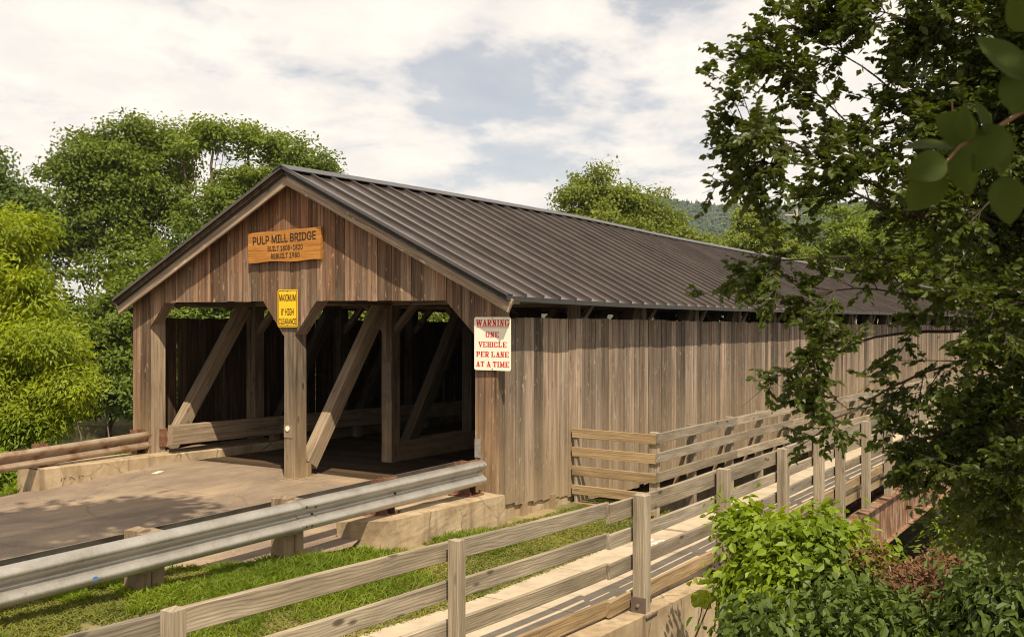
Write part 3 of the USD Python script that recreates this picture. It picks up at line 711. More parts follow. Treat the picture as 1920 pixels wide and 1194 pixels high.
for i in range(len(xs) - 1):
    for k in range(4):
        a, b = i * 4 + k, i * 4 + (k + 1) % 4
        df += [(a, b, b + 4), (a, b + 4, a + 4)]
put("drip_edge", (np.array(dv), np.array(df)), M["trim"], bridge)
# trusses: posts every 2.46 m, braces rising towards each post, chords
for (yt, tag_) in ((0.0, "c"), (3.42, "l"), (-3.72, "r")):
    for k in range(23):
        x = 2.50 + 2.46 * k
        zt = float(EZ(x)) - 0.02
        wdt = 0.23 if tag_ != "r" else 0.15
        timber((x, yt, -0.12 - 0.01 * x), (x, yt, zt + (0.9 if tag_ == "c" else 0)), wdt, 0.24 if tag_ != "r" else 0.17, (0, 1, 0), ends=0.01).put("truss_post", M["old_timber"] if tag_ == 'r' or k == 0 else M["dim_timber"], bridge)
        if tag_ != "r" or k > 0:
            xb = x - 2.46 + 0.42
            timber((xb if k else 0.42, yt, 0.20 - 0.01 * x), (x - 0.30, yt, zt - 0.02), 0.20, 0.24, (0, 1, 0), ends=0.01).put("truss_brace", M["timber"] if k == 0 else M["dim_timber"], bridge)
        if tag_ == "r":
            timber((x + 0.05, yt - 0.06, zt - 0.34), (x + 0.50, yt - 0.06, zt + 0.0), 0.07, 0.08, (0, 1, 0)).put("knee_brace", M["old_timber"], bridge)
        if tag_ == "c" and k < 12:
            for sg in (-1, 1):
                timber((x, yt + sg * 0.10, zt - 0.45), (x, yt + sg * 0.62, zt + 0.08), 0.12, 0.11, (1, 0, 0)).put("knee_brace", M["old_timber"], bridge)
        if tag_ == "l" and k < 12:
            timber((x, yt - 0.10, zt - 0.50), (x, yt - 0.62, zt + 0.05), 0.12, 0.11, (1, 0, 0)).put("knee_brace", M["old_timber"], bridge)
    z0 = -0.02 if tag_ != "c" else 0.12
    timber((2.64 if tag_ == "c" else 0.35, yt, z0), (LEN, yt, z0 - 0.5), 0.24, 0.40, (0, 1, 0)).put("lower_chord", M["old_timber"], bridge)
    timber((0.3, yt, float(EZ(1)) + 0.06), (LEN, yt, float(EZ(50)) + 0.06), 0.22, 0.18, (0, 1, 0)).put("upper_chord", M["old_timber"], bridge)
for k in range(23):                                                # tie beams across the top
    x = 2.50 + 2.46 * k
    timber((x, YR + 0.2, float(EZ(x)) + 0.10), (x, YL - 0.2, float(EZ(x)) + 0.10), 0.20, 0.22, (1, 0, 0)).put("tie_beam", M["old_timber"], bridge)
# steel plate with bolts on the second centre post
put("splice_plate", boxm((2.365, -0.118, 1.05), (2.372, 0.10, 1.75)), M["brown_steel"], bridge)
# deck planks
deck = thing("deck", parent=bridge)
x, k = 0.66, 0
W = None
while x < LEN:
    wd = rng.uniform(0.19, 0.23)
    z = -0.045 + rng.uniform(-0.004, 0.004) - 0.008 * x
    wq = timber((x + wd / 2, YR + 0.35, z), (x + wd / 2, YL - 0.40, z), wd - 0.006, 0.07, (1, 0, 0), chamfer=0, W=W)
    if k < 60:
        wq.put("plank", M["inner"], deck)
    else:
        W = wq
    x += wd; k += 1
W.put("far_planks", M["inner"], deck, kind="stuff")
put("floor_beam", boxm((0.64, YR + .05, -0.9), (LEN, YL - .05, -0.62)), M["old_timber"], bridge, uv=np.zeros((8, 2)))
# stone and concrete footing under the near end
put("footing", boxm((0.0, YR + 0.04, -0.85), (2.45, -3.2, -0.03)), M["concrete"], bridge)
put("footing", boxm((0.0, -3.2, -0.85), (0.62, YL - 0.06, -0.05)), M["concrete"], bridge)
for k, xx in enumerate((0.62, 1.42)):
    put("sill_block", boxm((xx, YR - 0.012, -0.36), (xx + 0.13, YR + 0.039, -0.09)), M["old_timber"], bridge, uv=np.zeros((8, 2)))
put("marker_plate", boxm((-0.014, -3.65, 0.60), (-0.008, -3.552, 0.86)), M["bolt"], bridge)
# far portal pier in the river
for xp in (20.0, 38.5):
    put("pier", boxm((xp - 1.0, -4.0, -7), (xp + 1.0, 4.0, -0.95)), M["concrete"], bridge)
put("abutment", boxm((LEN - 3, -4.0, -7), (LEN + 1, 4.0, -0.95)), M["concrete"], bridge)

# ------------------------------------------------------------------ signs on the portal
TO_FACADE = np.array([[0, 0, -1, 0], [-1, 0, 0, 0], [0, 1, 0, 0], [0, 0, 0, 1]], float)      # text x -> -y, text y -> z, depth -> -x


def facade(mesh, x, y, z, sx=1.0, rot=0.0):
    m = mesh.copy()
    m.apply_scale([sx, 1, 1])
    if rot:
        m.apply_transform(trimesh.transformations.rotation_matrix(rot, [0, 0, 1]))
    m.apply_transform(TO_FACADE)
    m.apply_translation([x, y, z])
    return m


def line_text(text, height, width, depth=0.003, bold=True):
    m = meshkit.text_mesh(text, height, depth, bold)
    b = m.bounds
    m.apply_translation([-(b[0][0] + b[1][0]) / 2, -height / 2, 0])
    m.apply_scale([width / (b[1][0] - b[0][0]), 1, 1])
    return m


def rounded(w, h, r, t):
    return trimesh.creation.extrude_polygon(sbox(-w / 2 + r, -h / 2 + r, w / 2 - r, h / 2 - r).buffer(r, quad_segs=5), t, engine="earcut")


def slab_letters(text, h, width, depth=0.002):
    """Bold slab-serif capitals from strokes."""
    w, s, t = 0.62 * h, 0.19 * h, 0.10 * h                      # letter width, stem, hairline/serif
    def seg(*p, b=s): return LineString(p).buffer(b / 2, cap_style=2, join_style=2)
    def serif(x, y, l=0.34): return sbox(x - l * h / 2, y, x + l * h / 2, y + t)
    def bowl(x0, x1, y0, y1): return sbox(x0, y0, x1, y1).buffer(-0.001).intersection(sbox(x0, y0, x1, y1).buffer(-0.16 * h).buffer(0.16 * h)) .difference(sbox(x0 + s, y0 + t * 1.1, x1 - s, y1 - t * 1.1))
    A = lambda: unary_union([seg((0.1 * h, 0), (w / 2, h), b=t * 1.1), seg((w - 0.1 * h, 0), (w / 2, h)), sbox(0.18 * h, 0.28 * h, w - 0.16 * h, 0.28 * h + t), serif(0.1 * h, 0), serif(w - 0.1 * h, 0, .4)])
    stem = lambda x: unary_union([sbox(x - s / 2, 0, x + s / 2, h), serif(x, 0), serif(x, h - t)])
    L1 = 0.13 * h; R1 = w - 0.13 * h
    g = {
        "A": A, "W": lambda: unary_union([seg((0.05 * h, h), (0.22 * h, 0), b=s), seg((0.22 * h, 0), (0.42 * h, h), b=t), seg((0.42 * h, h), (0.6 * h, 0), b=s), seg((0.6 * h, 0), (0.78 * h, h), b=t), serif(0.05 * h, h - t), serif(0.42 * h, h - t, .3), serif(0.78 * h, h - t)]),
        "R": lambda: unary_union([stem(L1), bowl(0.05 * h, w - 0.02 * h, 0.45 * h, h), seg((0.3 * h, 0.5 * h), (R1, 0)), serif(R1, 0, .26)]),
        "P": lambda: unary_union([stem(L1), bowl(0.05 * h, w - 0.02 * h, 0.42 * h, h)]),
        "N": lambda: unary_union([sbox(L1 - t / 2, 0, L1 + t / 2, h), sbox(R1 - t / 2, 0, R1 + t / 2, h), seg((L1, h), (R1, 0)), serif(L1, 0), serif(L1, h - t, .26), serif(R1, h - t)]),
        "I": lambda: stem(0.14 * h), "G": lambda: unary_union([bowl(0, w, 0, h).difference(sbox(w - s - .01 * h, 0.40 * h, w + 1, 0.70 * h)), sbox(0.36 * h, 0.38 * h, w + .04 * h, 0.38 * h + t), sbox(w - s, 0, w, 0.4 * h)]),
        "O": lambda: bowl(0, w, 0, h), "C": lambda: bowl(0, w, 0, h).difference(sbox(w - s - .01 * h, 0.34 * h, w + 1, 0.66 * h)),
        "E": lambda: unary_union([stem(L1), sbox(0.04 * h, 0, w, t), sbox(0.04 * h, h - t, w, h), sbox(0.1 * h, .45 * h, w * .75, .45 * h + t), sbox(w - t, 0, w, .28 * h), sbox(w - t, h - .28 * h, w, h)]),
        "V": lambda: unary_union([seg((0.08 * h, h), (w / 2, 0)), seg((w / 2, 0), (w - .08 * h, h), b=t), serif(.08 * h, h - t), serif(w - .08 * h, h - t)]),
        "H": lambda: unary_union([stem(L1), stem(R1), sbox(L1, .45 * h, R1, .45 * h + t)]), "L": lambda: unary_union([stem(L1), sbox(0.04 * h, 0, w * .92, t), sbox(w * .92 - t, 0, w * .92, .34 * h)]),
        "T": lambda: unary_union([sbox(w / 2 - s / 2, 0, w / 2 + s / 2, h), serif(w / 2, 0), sbox(0, h - t, w, h), sbox(0, h - .3 * h, t, h), sbox(w - t, h - .3 * h, w, h)]),
        "M": lambda: unary_union([sbox(L1 - t / 2, 0, L1 + t / 2, h), sbox(.66 * h - s / 2, 0, .66 * h + s / 2, h), seg((L1, h), (.38 * h, .1 * h), b=s), seg((.38 * h, .1 * h), (.66 * h, h), b=t), serif(L1, 0), serif(.66 * h, 0), serif(L1, h - t, .24), serif(.66 * h, h - t, .24)]),
    }
    adv = {"I": .28 * h, "W": .83 * h, "M": .8 * h}
    x, out = 0.0, []
    for c in text:
        if c == " ":
            x += 0.30 * h; continue
        out.append(affinity.translate(g[c](), x, 0)); x += adv.get(c, w) + 0.13 * h
    shp = unary_union(out)
    b = shp.bounds
    shp = affinity.affine_transform(shp, [width / (b[2] - b[0]), 0, 0, 1, -(b[0] + b[2]) / 2 * width / (b[2] - b[0]), -h / 2])
    return trimesh.util.concatenate([trimesh.creation.extrude_polygon(q, depth, engine="earcut") for q in getattr(shp, "geoms", [shp]) if q.area > 1e-7])


s1 = thing("name_sign", "orange varnished wooden name sign with wavy lower edge on the gable", "sign")
top = [(u, 0.245 + 0.022 * u + 0.004 * math.sin(u * 9)) for u in np.linspace(-0.80, 0.79, 24)]
bot = [(u, -0.243 - 0.010 * math.sin(u * 7.0 + 0.3) + 0.006 * u) for u in np.linspace(0.775, -0.79, 24)]
board = slab(Polygon(top + bot), 0.05, lambda q: np.stack([-0.018 - q[:, 2], 0.05 - q[:, 0], 3.652 + q[:, 1]], 1), "x")
board.put("board", M["sign_wood"], s1)
for (t, h, w, dy, dz, r) in (("PULP MILL BRIDGE", 0.125, 1.37, 0.0, 0.118, 0.030), ("BUILT 1808-1820", 0.078, 0.76, 0.03, -0.035, 0.012), ("REBUILT 1980", 0.078, 0.62, 0.035, -0.155, 0.012)):
    put("lettering", facade(line_text(t, h, w, 0.004), -0.067, 0.05 - dy, 3.652 + dz, rot=r), M["brownblack"], s1)

s2 = thing("clearance_sign", "small yellow height clearance sign with black letters above the centre post", "sign")
put("panel", facade(rounded(0.43, 0.59, 0.03, 0.004), -0.030, 0.0, 2.672), M["yellow"], s2)
edge = rounded(0.402, 0.562, 0.024, 0.0015)
ring = trimesh.creation.extrude_polygon(sbox(-.180, -.260, .180, .260).buffer(.022).difference(sbox(-.175, -.255, .175, .255).buffer(.018)), 0.0015, engine="earcut")
put("border", facade(ring, -0.0345, 0.0, 2.672), M["black"], s2)
for (t, h, w, dz) in (("MAXIMUM", 0.10, 0.355, 0.165), ("8' HIGH", 0.10, 0.275, -0.055), ("CLEARANCE", 0.085, 0.375, -0.205)):
    put("lettering", facade(line_text(t, h, w, 0.0015, bold=True), -0.0345, 0.0, 2.672 + dz), M["black"], s2)

for dz in (-.26, .26):
    put("bolt", facade(trimesh.creation.cylinder(0.007, 0.005, sections=8), -0.036, 0.0, 2.672 + dz * 1.02), M["dark"], s2)

s3 = thing("warning_sign", "white warning sign with red slab letters on the right corner post", "sign")
put("panel", facade(rounded(0.598, 0.725, 0.03, 0.004), -0.045, -3.869, 2.170), M["white"], s3)
for (t, h, w, dz) in (("WARNING", 0.088, 0.545, 0.283), ("ONE", 0.072, 0.215, 0.125), ("VEHICLE", 0.072, 0.46, -0.01), ("PER LANE", 0.072, 0.53, -0.143), ("AT A TIME", 0.072, 0.545, -0.277)):
    put("lettering", facade(slab_letters(t, h, w), -0.0495, -3.869, 2.170 + dz), M["red"], s3)
put("underline", facade(trimesh.creation.extrude_polygon(sbox(-.27, -.004, .27, .004), 0.0015, engine="earcut"), -0.0495, -3.869, 2.170 + 0.222), M["red"], s3)
for dz in (-0.345, 0.345):
    put("bolt", facade(trimesh.creation.cylinder(0.008, 0.006, sections=10), -0.052, -3.869, 2.170 + dz), M["dark"], s3)
put("mounting_block", boxm((-0.04, -3.90, 1.85), (-0.010, -3.58, 1.95)), M["old_timber"], s3, uv=np.zeros((8, 2)))

rf = thing("post_reflector", "small round pale reflector on the front of the centre post", "reflector")
put("lens", facade(trimesh.creation.cylinder(0.042, 0.012, sections=20), -0.016, 0.02, 0.785), M["lens"], rf)
put("backing_plate", boxm((-0.0075, -0.075, 0.64), (-0.0015, 0.105, 0.84)), M["timber"], rf, uv=np.zeros((8, 2)))

# ------------------------------------------------------------------ guard rails
PROF = np.array([(0.000, 0.156), (0.018, 0.154), (0.052, 0.140), (0.081, 0.112), (0.083, 0.092), (0.079, 0.072), (0.030, 0.030), (0.008, 0.014), (0.006, 0.0)])
PROF = np.vstack([PROF, PROF[::-1][1:] * [1, -1]])


def w_beam(path, outward, thick=0.004, scale=1.0):
    """W-shaped beam along path (points at mid height), bulging towards outward."""
    path = np.asarray(path, float); V, F = [], []
    o = np.asarray(outward, float)
    k = len(PROF)
    for layer in (0, 1):
        for p in path:
            for (a, b) in PROF:
                V.append(p + o * (a * scale - layer * thick) + UP * b * scale)
    n = len(path) * k
    for layer in (0, 1):
        for i in range(len(path) - 1):
            for j in range(k - 1):
                a = layer * n + i * k + j; q = [a, a + 1, a + k + 1, a + k]
                q = q if layer == 0 else q[::-1]
                F += [q]
    for i in range(len(path) - 1):
        F += [[i * k, (i + 1) * k, n + (i + 1) * k, n + i * k], [i * k + k - 1, n + i * k + k - 1, n + (i + 1) * k + k - 1, (i + 1) * k + k - 1]]
    for j in range(k - 1):
        e = (len(path) - 1) * k
        F += [[j, n + j, n + j + 1, j + 1], [e + j, e + j + 1, n + e + j + 1, n + e + j]]
    return np.array(V), np.array(F)


gr = thing("guard_rail", "silver galvanised double guard rail on wooden posts along the grass, right of road", "guard rail")
zr = lambda x: 0.450 + 0.006 * (x + 0.3)
for nm, xa, xb in (("beam", -14.0, -3.62), ("beam", -3.72, -0.27)):
    pth = [(x, -3.835 - (0.005 if nm == "beam" and xb > -1 else 0), float(zr(x)) + (0.002 if xb > -1 else 0)) for x in np.linspace(xa, xb, 20)]
    bm = put(nm, w_beam(pth, (0, -1, 0), scale=1.06), M["galv"], gr, smooth=50)
    if xb > -1:
        for (x, dz, o) in ((-3.66, 0.10, .082), (-3.58, -.11, .080), (-3.66, -.11, .080), (-3.52, 0.08, .081), (-3.5, -.01, .008), (-0.33, .12, .078), (-0.33, -.12, .078), (-0.45, .11, .082), (-0.45, -.11, .082), (-0.36, .02, .02), (-2.1, .0, .008)):
            b = trimesh.creation.cylinder(0.014, 0.014, sections=8, transform=trimesh.transformations.rotation_matrix(math.pi / 2, [1, 0, 0])); b.apply_translation((x, -3.843 - o, float(zr(x)) + dz))
            put("bolt", b, M["dark"] if x < -1 else M["bolt"], bm)
for xa, xb in ((-14.0, -5.1), (-5.2, -0.2)):
    pth = [(x, -3.49, float(zr(x)) - 0.03) for x in np.linspace(xa, xb, 20)]
    put("beam", w_beam(pth, (0, 1, 0)), M["galv"], gr, smooth=50)
for x in (-13.0, -11.15, -9.3, -7.42, -5.55, -3.75):
    zg = float(ground_h(x, -3.95)) - 0.2
    W = Wood()
    timber((x, -3.665, zg), (x, -3.665, float(zr(x)) + 0.185), 0.20, 0.15, (0, 1, 0), chamfer=0.01, ends=0.012, W=W)
    W.put("post", M["old_timber"], gr)
    W = Wood()
    timber((x - 0.005, -3.795, float(zr(x)) - 0.19), (x - 0.005, -3.795, float(zr(x)) + 0.165), 0.055, 0.14, (0, 1, 0), W=W)
    timber((x + 0.16, -3.665, zg), (x + 0.16, -3.665, float(zr(x)) + 0.155), 0.18, 0.14, (0, 1, 0), chamfer=0.01, ends=0.012, W=W)
    W.put("spacer_block", M["old_timber"], gr)
for x in (-2.12, -0.42):
    m = cat([boxm((x - .075, -3.80, 0.17), (x - .067, -3.55, 0.60)), boxm((x + .067, -3.80, 0.17), (x + .075, -3.55, 0.60)), boxm((x - .067, -3.68, 0.17), (x + .067, -3.67, 0.60))])
    pst = put("steel_post", m, M["rust"], gr)
    put("base_plate", boxm((x - .15, -3.88, 0.155), (x + .15, -3.50, 0.170)), M["rust"], pst)
    put("spacer_block", boxm((x - .09, -3.828, 0.33), (x + .09, -3.801, 0.63)), M["rust"], pst)
    for (ax, ay) in ((-.11, -3.84), (.11, -3.84)):
        b = trimesh.creation.cylinder(0.014, 0.05, sections=8); b.apply_translation((x + ax, ay, 0.195)); put("anchor_bolt", b, M["rust"], pst)
dab = facade(trimesh.creation.extrude_polygon(Polygon([(0.025 * math.cos(a) * (1 + .3 * math.sin(3 * a)), 0.022 * math.sin(a)) for a in np.linspace(0, 6.2, 14)]), 0.001, engine="earcut"), 0, 0, 0)
dab.apply_transform(trimesh.transformations.rotation_matrix(math.pi / 2, [0, 0, 1])); dab.apply_translation((-6.16, -3.921, float(zr(-6.16)) - 0.095))
data(put("paint_mark", dab, M["blue"], gr))

gl = thing("guard_rail", "rusty brown guard rail on steel posts above the left concrete kerb", "guard rail")
pl = lambda x: (x, 3.40 + 0.02 * (x + 3) - 0.0, 0.385 + 0.026 * (x - 0.3))
for xa, xb in ((-6.5, -0.55), (-0.62, 0.36)):
    pth = [np.array(pl(x)) + (0, -0.006 if xb > 0 else 0, 0.003 if xb > 0 else 0) for x in np.linspace(xa, xb, 12)]
    put("beam", w_beam(pth, (0, -1, 0), scale=0.96), M["rust_rail"], gl, smooth=50)
for x in (-5.9, -3.9, -1.95, -0.1):
    q = pl(x)
    m = cat([boxm((x - .075, q[1] + .03, 0.08), (x - .067, q[1] + .23, q[2] + .19)), boxm((x + .067, q[1] + .03, 0.08), (x + .075, q[1] + .23, q[2] + .19)), boxm((x - .067, q[1] + .125, 0.08), (x + .067, q[1] + .135, q[2] + .19))])
    m.apply_translation((0, 0, float(np.clip(0.05 * (x + 1.95), -0.4, 0))))
    pst = put("steel_post", m, M["rust"], gl)
    put("base_plate", boxm((x - .15, q[1] - .06, 0.13), (x + .15, q[1] + .26, 0.145)), M["rust"], pst)
put("end_bracket", boxm((0.20, 3.34, 0.25), (0.345, 3.46, 0.56)), M["rust"], gl)

tg = thing("timber_guard_rail", "heavy wooden guard timber inside the left lane, lit at its near end", "guard rail")
W = Wood(); timber((0.16, 3.03, 0.475), (9.0, 3.03, 0.30), 0.13, 0.345, (0, 1, 0), chamfer=0.012, W=W); W.put("rail", M["timber"], tg)
for x in (2.75, 5.2, 7.6):
    timber((x, 3.16, -0.1), (x, 3.16, 0.40), 0.12, 0.18, (0, 1, 0)).put("post", M["old_timber"], tg)

# kerb on the left and concrete block on the right
kb = []
for (x, yf, zt, zb) in ((-2.10, 3.30, 0.155, -0.6), (-1.0, 3.19, 0.150, -0.6), (0.0, 3.07, 0.150, -0.6), (1.2, 2.93, 0.135, -0.6), (3.6, 2.90, 0.11, -0.6)):
    kb.append([(x, yf - 0.02, zb), (x, yf, zt - 0.02), (x, yf + 0.02, zt), (x, yf + 0.62 - 0.08 * max(x, 0), zt), (x, yf + 0.62 - 0.08 * max(x, 0), zb)])
K = np.array(kb).reshape(-1, 3); kf = []
for i in range(4):
    for k in range(5):
        a, b = i * 5 + k, i * 5 + (k + 1) % 5
        kf += [(a, a + 5, b + 5), (a, b + 5, b)]
kf += [(0, 1, 2), (0, 2, 3), (0, 3, 4), (20, 22, 21), (20, 23, 22), (20, 24, 23)]
kerb = put("concrete_kerb", (K, np.array(kf)), M["concrete"], label="long low concrete kerb with scribbles along the left road edge", cat="kerb")
scr = []
for p in ([(0.05, .02), (.08, .10), (.11, .04), (.16, .12)], [(.2, .03), (.2, .13), (.27, .08), (.21, .07), (.28, .02)], [(.36, .03), (.34, .12), (.42, .13), (.36, .08), (.43, .05)], [(.34, .17), (.46, .20), (.56, .12), (.60, .19), (.68, .16)]):
    scr.append(LineString(p).buffer(0.007))
gm = trimesh.util.concatenate([trimesh.creation.extrude_polygon(q, 0.001, engine="earcut") for q in scr])
v = np.array(gm.vertices); d_ = unit(np.array([1.1, -0.11, 0])); o_ = np.array([-1.82, 3.268, -0.10])
nn = np.array([-0.11, -1.1, 0.12]); nn /= np.linalg.norm(nn)
put("scribble", (o_ + v[:, :1] * d_ + v[:, 1:2] * UP * .95 + nn * 0.008 + v[:, 1:2] * np.array([0, .12, 0]) + v[:, 2:] * nn, np.array(gm.faces)), M["graffiti"], kerb)


def worn_block(corners_top, z0, seed):
    m = trimesh.Trimesh(*corners_top, process=True)
    for _ in range(4):
        m = m.subdivide()
    v = np.array(m.vertices); n = m.vertex_normals
    v = v + n * ((meshkit.fbm(v * 5.0, 4, seed) - .5) * 0.035)[:, None]
    return v, np.array(m.faces)


bl = [(-2.62, -4.12, -0.55), (-0.02, -4.12, -0.55), (-0.02, -3.46, -0.55), (-2.62, -3.46, -0.55), (-2.52, -4.10, 0.205), (-0.10, -4.10, 0.148), (-0.08, -3.48, 0.150), (-2.72, -3.48, 0.16)]
bf = [(0, 2, 1), (0, 3, 2), (4, 5, 6), (4, 6, 7), (0, 1, 5), (0, 5, 4), (1, 2, 6), (1, 6, 5), (2, 3, 7), (2, 7, 6), (3, 0, 4), (3, 4, 7)]
put("concrete_block", worn_block((bl, bf), 0, 3), M["concrete"], label="cracked tan concrete footing block under the galvanised rail's end", cat="concrete block")

# ------------------------------------------------------------------ walkway, retaining wall, footbridge
wk = thing("walkway", kind="structure")
xs_ = [-16.0, -13.6, -11.0, -8.5, -6.4, -4.55, -2.72, -1.15, 0.35, 1.55]
for xa, xb in zip(xs_[:-1], xs_[1:]):
    za, zb = float(WALK_Z(xa)), float(WALK_Z(xb))
    e = 0.008
    yl = lambda x: -5.30 - 0.10 * ss(-3, 1, x)
    V = np.array([(xa + e, -6.93, za), (xb - e, -6.93, zb), (xb - e, yl(xb), zb), (xa + e, yl(xa), za), (xa + e, -6.93, za - .15), (xb - e, -6.93, zb - .15), (xb - e, yl(xb), zb - .15), (xa + e, yl(xa), za - .15)])
    put("slab", (V, np.array([(0, 1, 2, 3), (4, 7, 6, 5), (0, 4, 5, 1), (1, 5, 6, 2), (2, 6, 7, 3), (3, 7, 4, 0)])), M["walk"], wk)
chalk = [LineString([(0.02, .0), (.12, .05), (.10, .12), (.02, .10)]).buffer(.012), LineString([(.2, 0), (.22, .12), (.3, .12), (.28, .02), (.2, 0.01)]).buffer(.012), LineString([(.38, .0), (.38, .11), (.46, .11), (.44, .06), (.38, .06), (.48, 0)]).buffer(.012)]
cm = trimesh.util.concatenate([trimesh.creation.extrude_polygon(q, 0.002, engine="earcut") for q in chalk])
v = np.array(cm.vertices) * [1.0, 1.8, 1]
put("chalk_mark", (np.stack([0.62 + v[:, 1] * 1.2, -5.72 - v[:, 0], float(WALK_Z(0.8)) + 0.006 + v[:, 2] - v[:, 1] * .01], 1), np.array(cm.faces)), M["chalk"], wk)

V = []
for (x, zt) in ((-6.2, float(WALK_Z(-6.2)) - .02), (-3.4, -0.37), (-2.0, -0.44), (-0.35, -0.50)):
    V += [(x, -7.20, zt), (x, -6.945, zt), (x, -6.945, -2.4), (x, -7.22, -2.4)]
F = []
for i in range(3):
    for k in range(4):
        a, b = i * 4 + k, i * 4 + (k + 1) % 4
        F += [(a, a + 4, b + 4), (a, b + 4, b)]
F += [(0, 1, 2), (0, 2, 3), (12, 14, 13), (12, 15, 14)]
m = trimesh.Trimesh(np.array(V), np.array(F), process=True)
m.fix_normals()
put("retaining_wall", m, M["concrete"], label="tan concrete retaining wall under the near fence post beside the bushes", cat="wall")

fb = thing("footbridge", "wooden railed footbridge on a peeling rusty steel girder beside covered bridge", "footbridge")
x, k = 1.57, 0
while x < 44:
    wd = 1.5 if k else 1.3
    za, zb = float(WALK_Z(x)), float(WALK_Z(x + wd))
    V = np.array([(x + .006, -6.93, za + .02), (x + wd - .006, -6.93, zb + .02), (x + wd - .006, -5.38, zb + .02), (x + .006, -5.38, za + .02), (x + .006, -6.93, za - .1), (x + wd - .006, -6.93, zb - .1), (x + wd - .006, -5.38, zb - .1), (x + .006, -5.38, za - .1)])
    put("deck_slab", (V, np.array([(0, 1, 2, 3), (4, 7, 6, 5), (0, 4, 5, 1), (1, 5, 6, 2), (2, 6, 7, 3), (3, 7, 4, 0)])), M["walk"], fb)
    x += wd; k += 1


def i_beam(y, x0, x1, z, h, fl=0.30):
    out = []
    for (dy0, dy1, a, b) in ((-fl / 2, fl / 2, 0, -.025), (-.008, .008, -.025, -h + .025), (-fl / 2, fl / 2, -h + .025, -h)):
        c = boxm((0, dy0, b), (1, dy1, a)); v = np.array(c.vertices); v[:, 0] = x0 + v[:, 0] * (x1 - x0); v[:, 1] += y
        v[:, 2] += np.interp(v[:, 0], [0, 45], [z, z - 0.25]); c.vertices = v; out.append(c)
    return trimesh.util.concatenate(out)


put("girder", i_beam(-6.98, 0.1, 44, -0.98, 0.86, 0.20), M["girder"], fb, label="outer girder with peeling rusty paint")
put("girder", i_beam(-5.55, 0.1, 44, -0.98, 0.86), M["girder"], fb)
for x in np.arange(0.6, 44, 2.4):
    put("cross_beam", boxm((x - .06, -6.9, float(WALK_Z(x)) - .40), (x + .06, -5.4, float(WALK_Z(x)) - .11)), M["dark"], fb)
W = Wood()
for xa, xb in zip(np.arange(-.3, 44, 2.4), np.arange(2.1, 46.4, 2.4)):
    timber((xa, -6.90, float(WALK_Z(xa)) - .2), (xb, -6.90, float(WALK_Z(xb)) - .2), .06, .18, (0, 1, 0), W=W)
W.put("edge_beam", M["dark"], fb, uv=None) if False else W.put("edge_beam", M["old_timber"], fb)
# bridge-side railing of the footbridge, with its short return to the wall
RT = PC([2.0, 7.4, 15.8, 18.4, 45], [0.84, 0.79, 0.63, 0.60, 0.25])
rs = thing("railing", parent=fb)
xr = [2.03, 5.3, 8.5, 11.9, 15.3, 18.7, 22.1, 25.5, 28.9, 32.3, 35.7, 39.1, 42.5]
for dz in (0.0, -0.285, -0.57, -0.86):
    for xa, xb in zip(xr[:-1], xr[1:]):
        j = rng.uniform(-.006, .006)
        timber((xa, -5.37 + j, float(RT(xa)) - .07 + dz), (xb, -5.37 + j, float(RT(xb)) - .07 + dz), 0.042, 0.142, (0, 1, 0), bow=0.004).put("rail", M["fence"], rs)
    timber((2.03, YR - 0.03, 0.768 + dz), (2.06, -5.345, 0.748 + dz), 0.042, 0.142, (1, 0, 0), chamfer=.004).put("rail", M["tan"], rs, label="tan return rail between the bridge wall and the railing corner")
put("sill", boxm((2.0, -5.3, -0.36), (2.2, YR - .03, -0.29)), M["tan"], rs, uv=np.zeros((8, 2)))
for x in (2.12, 3.52, 5.2, 6.75, 8.45, 10.2, 11.9, 13.6, 15.3, 17, 18.7, 20.4, 22.1, 23.8, 25.5, 27.2, 28.9, 30.6):
    zt, zd = float(RT(x)) + .006, float(WALK_Z(x))
    timber((x, -5.28, zd - .2), (x, -5.28, zt), 0.135, 0.10, (0, 1, 0), ends=.004).put("post", M["fence_post"], rs)
    if x > 3:
        timber((x, -5.20, zt - .35), (x, -4.90, zd + .02), 0.10, 0.035, (1, 0, 0)).put("bracket", M["old_timber"], rs)
timber((2.07, YR - .08, -0.5), (2.07, YR - .08, .80), .09, .05, (1, 0, 0)).put("post", M["fence_post"], rs)

# near fence along the walkway
fn = thing("fence", "grey plank fence with square posts along the near side of the walkway", "fence")
fx = [-9.95, -7.88, -5.31, -2.19, 0.10, 2.40, 4.18, 5.43, 7.2, 9.0, 10.75, 12.5, 14.3, 16.6, 19, 21.4, 23.8, 26.2, 28.6, 31, 33.4, 35.8]
OFF = [(0.0, 0.146), (-0.305, 0.142), (-0.60, 0.142), (-0.955, 0.150)]
runs = [(-12.3, -7.75), (-7.75, -5.21), (-5.21, -2.62), (-2.70, 0.30), (0.26, 2.6), (2.58, 5.43), (5.43, 9.0), (9.0, 12.5), (12.5, 16.6), (16.6, 21.4), (21.4, 26.2), (26.2, 31), (31, 35.8)]
for r, (xa, xb) in enumerate(runs):
    yy = -6.985 if r < 3 else -7.005
    for q, (dz, hh) in enumerate(OFF):
        if r >= 3 and q == 0:
            hh = 0.19
        za, zb = float(FENCE_Z(xa)) - hh / 2 + dz - .02, float(FENCE_Z(xb)) - hh / 2 + dz - .02
        th = 0.042
        y2 = yy + (0.0 if r < 3 else -0.022) + rng.uniform(-.003, .003)
        timber((xa + .004, y2 + .045, za + rng.uniform(-.01, .01)), (xb - .004, y2 + .045, zb + rng.uniform(-.01, .01)), th, hh, (0, 1, 0), chamfer=.006, bow=rng.uniform(-.012, .012), ends=.004).put("rail", M["tan"] if (q == 3 and r >= 2) else M["fence"], fn)
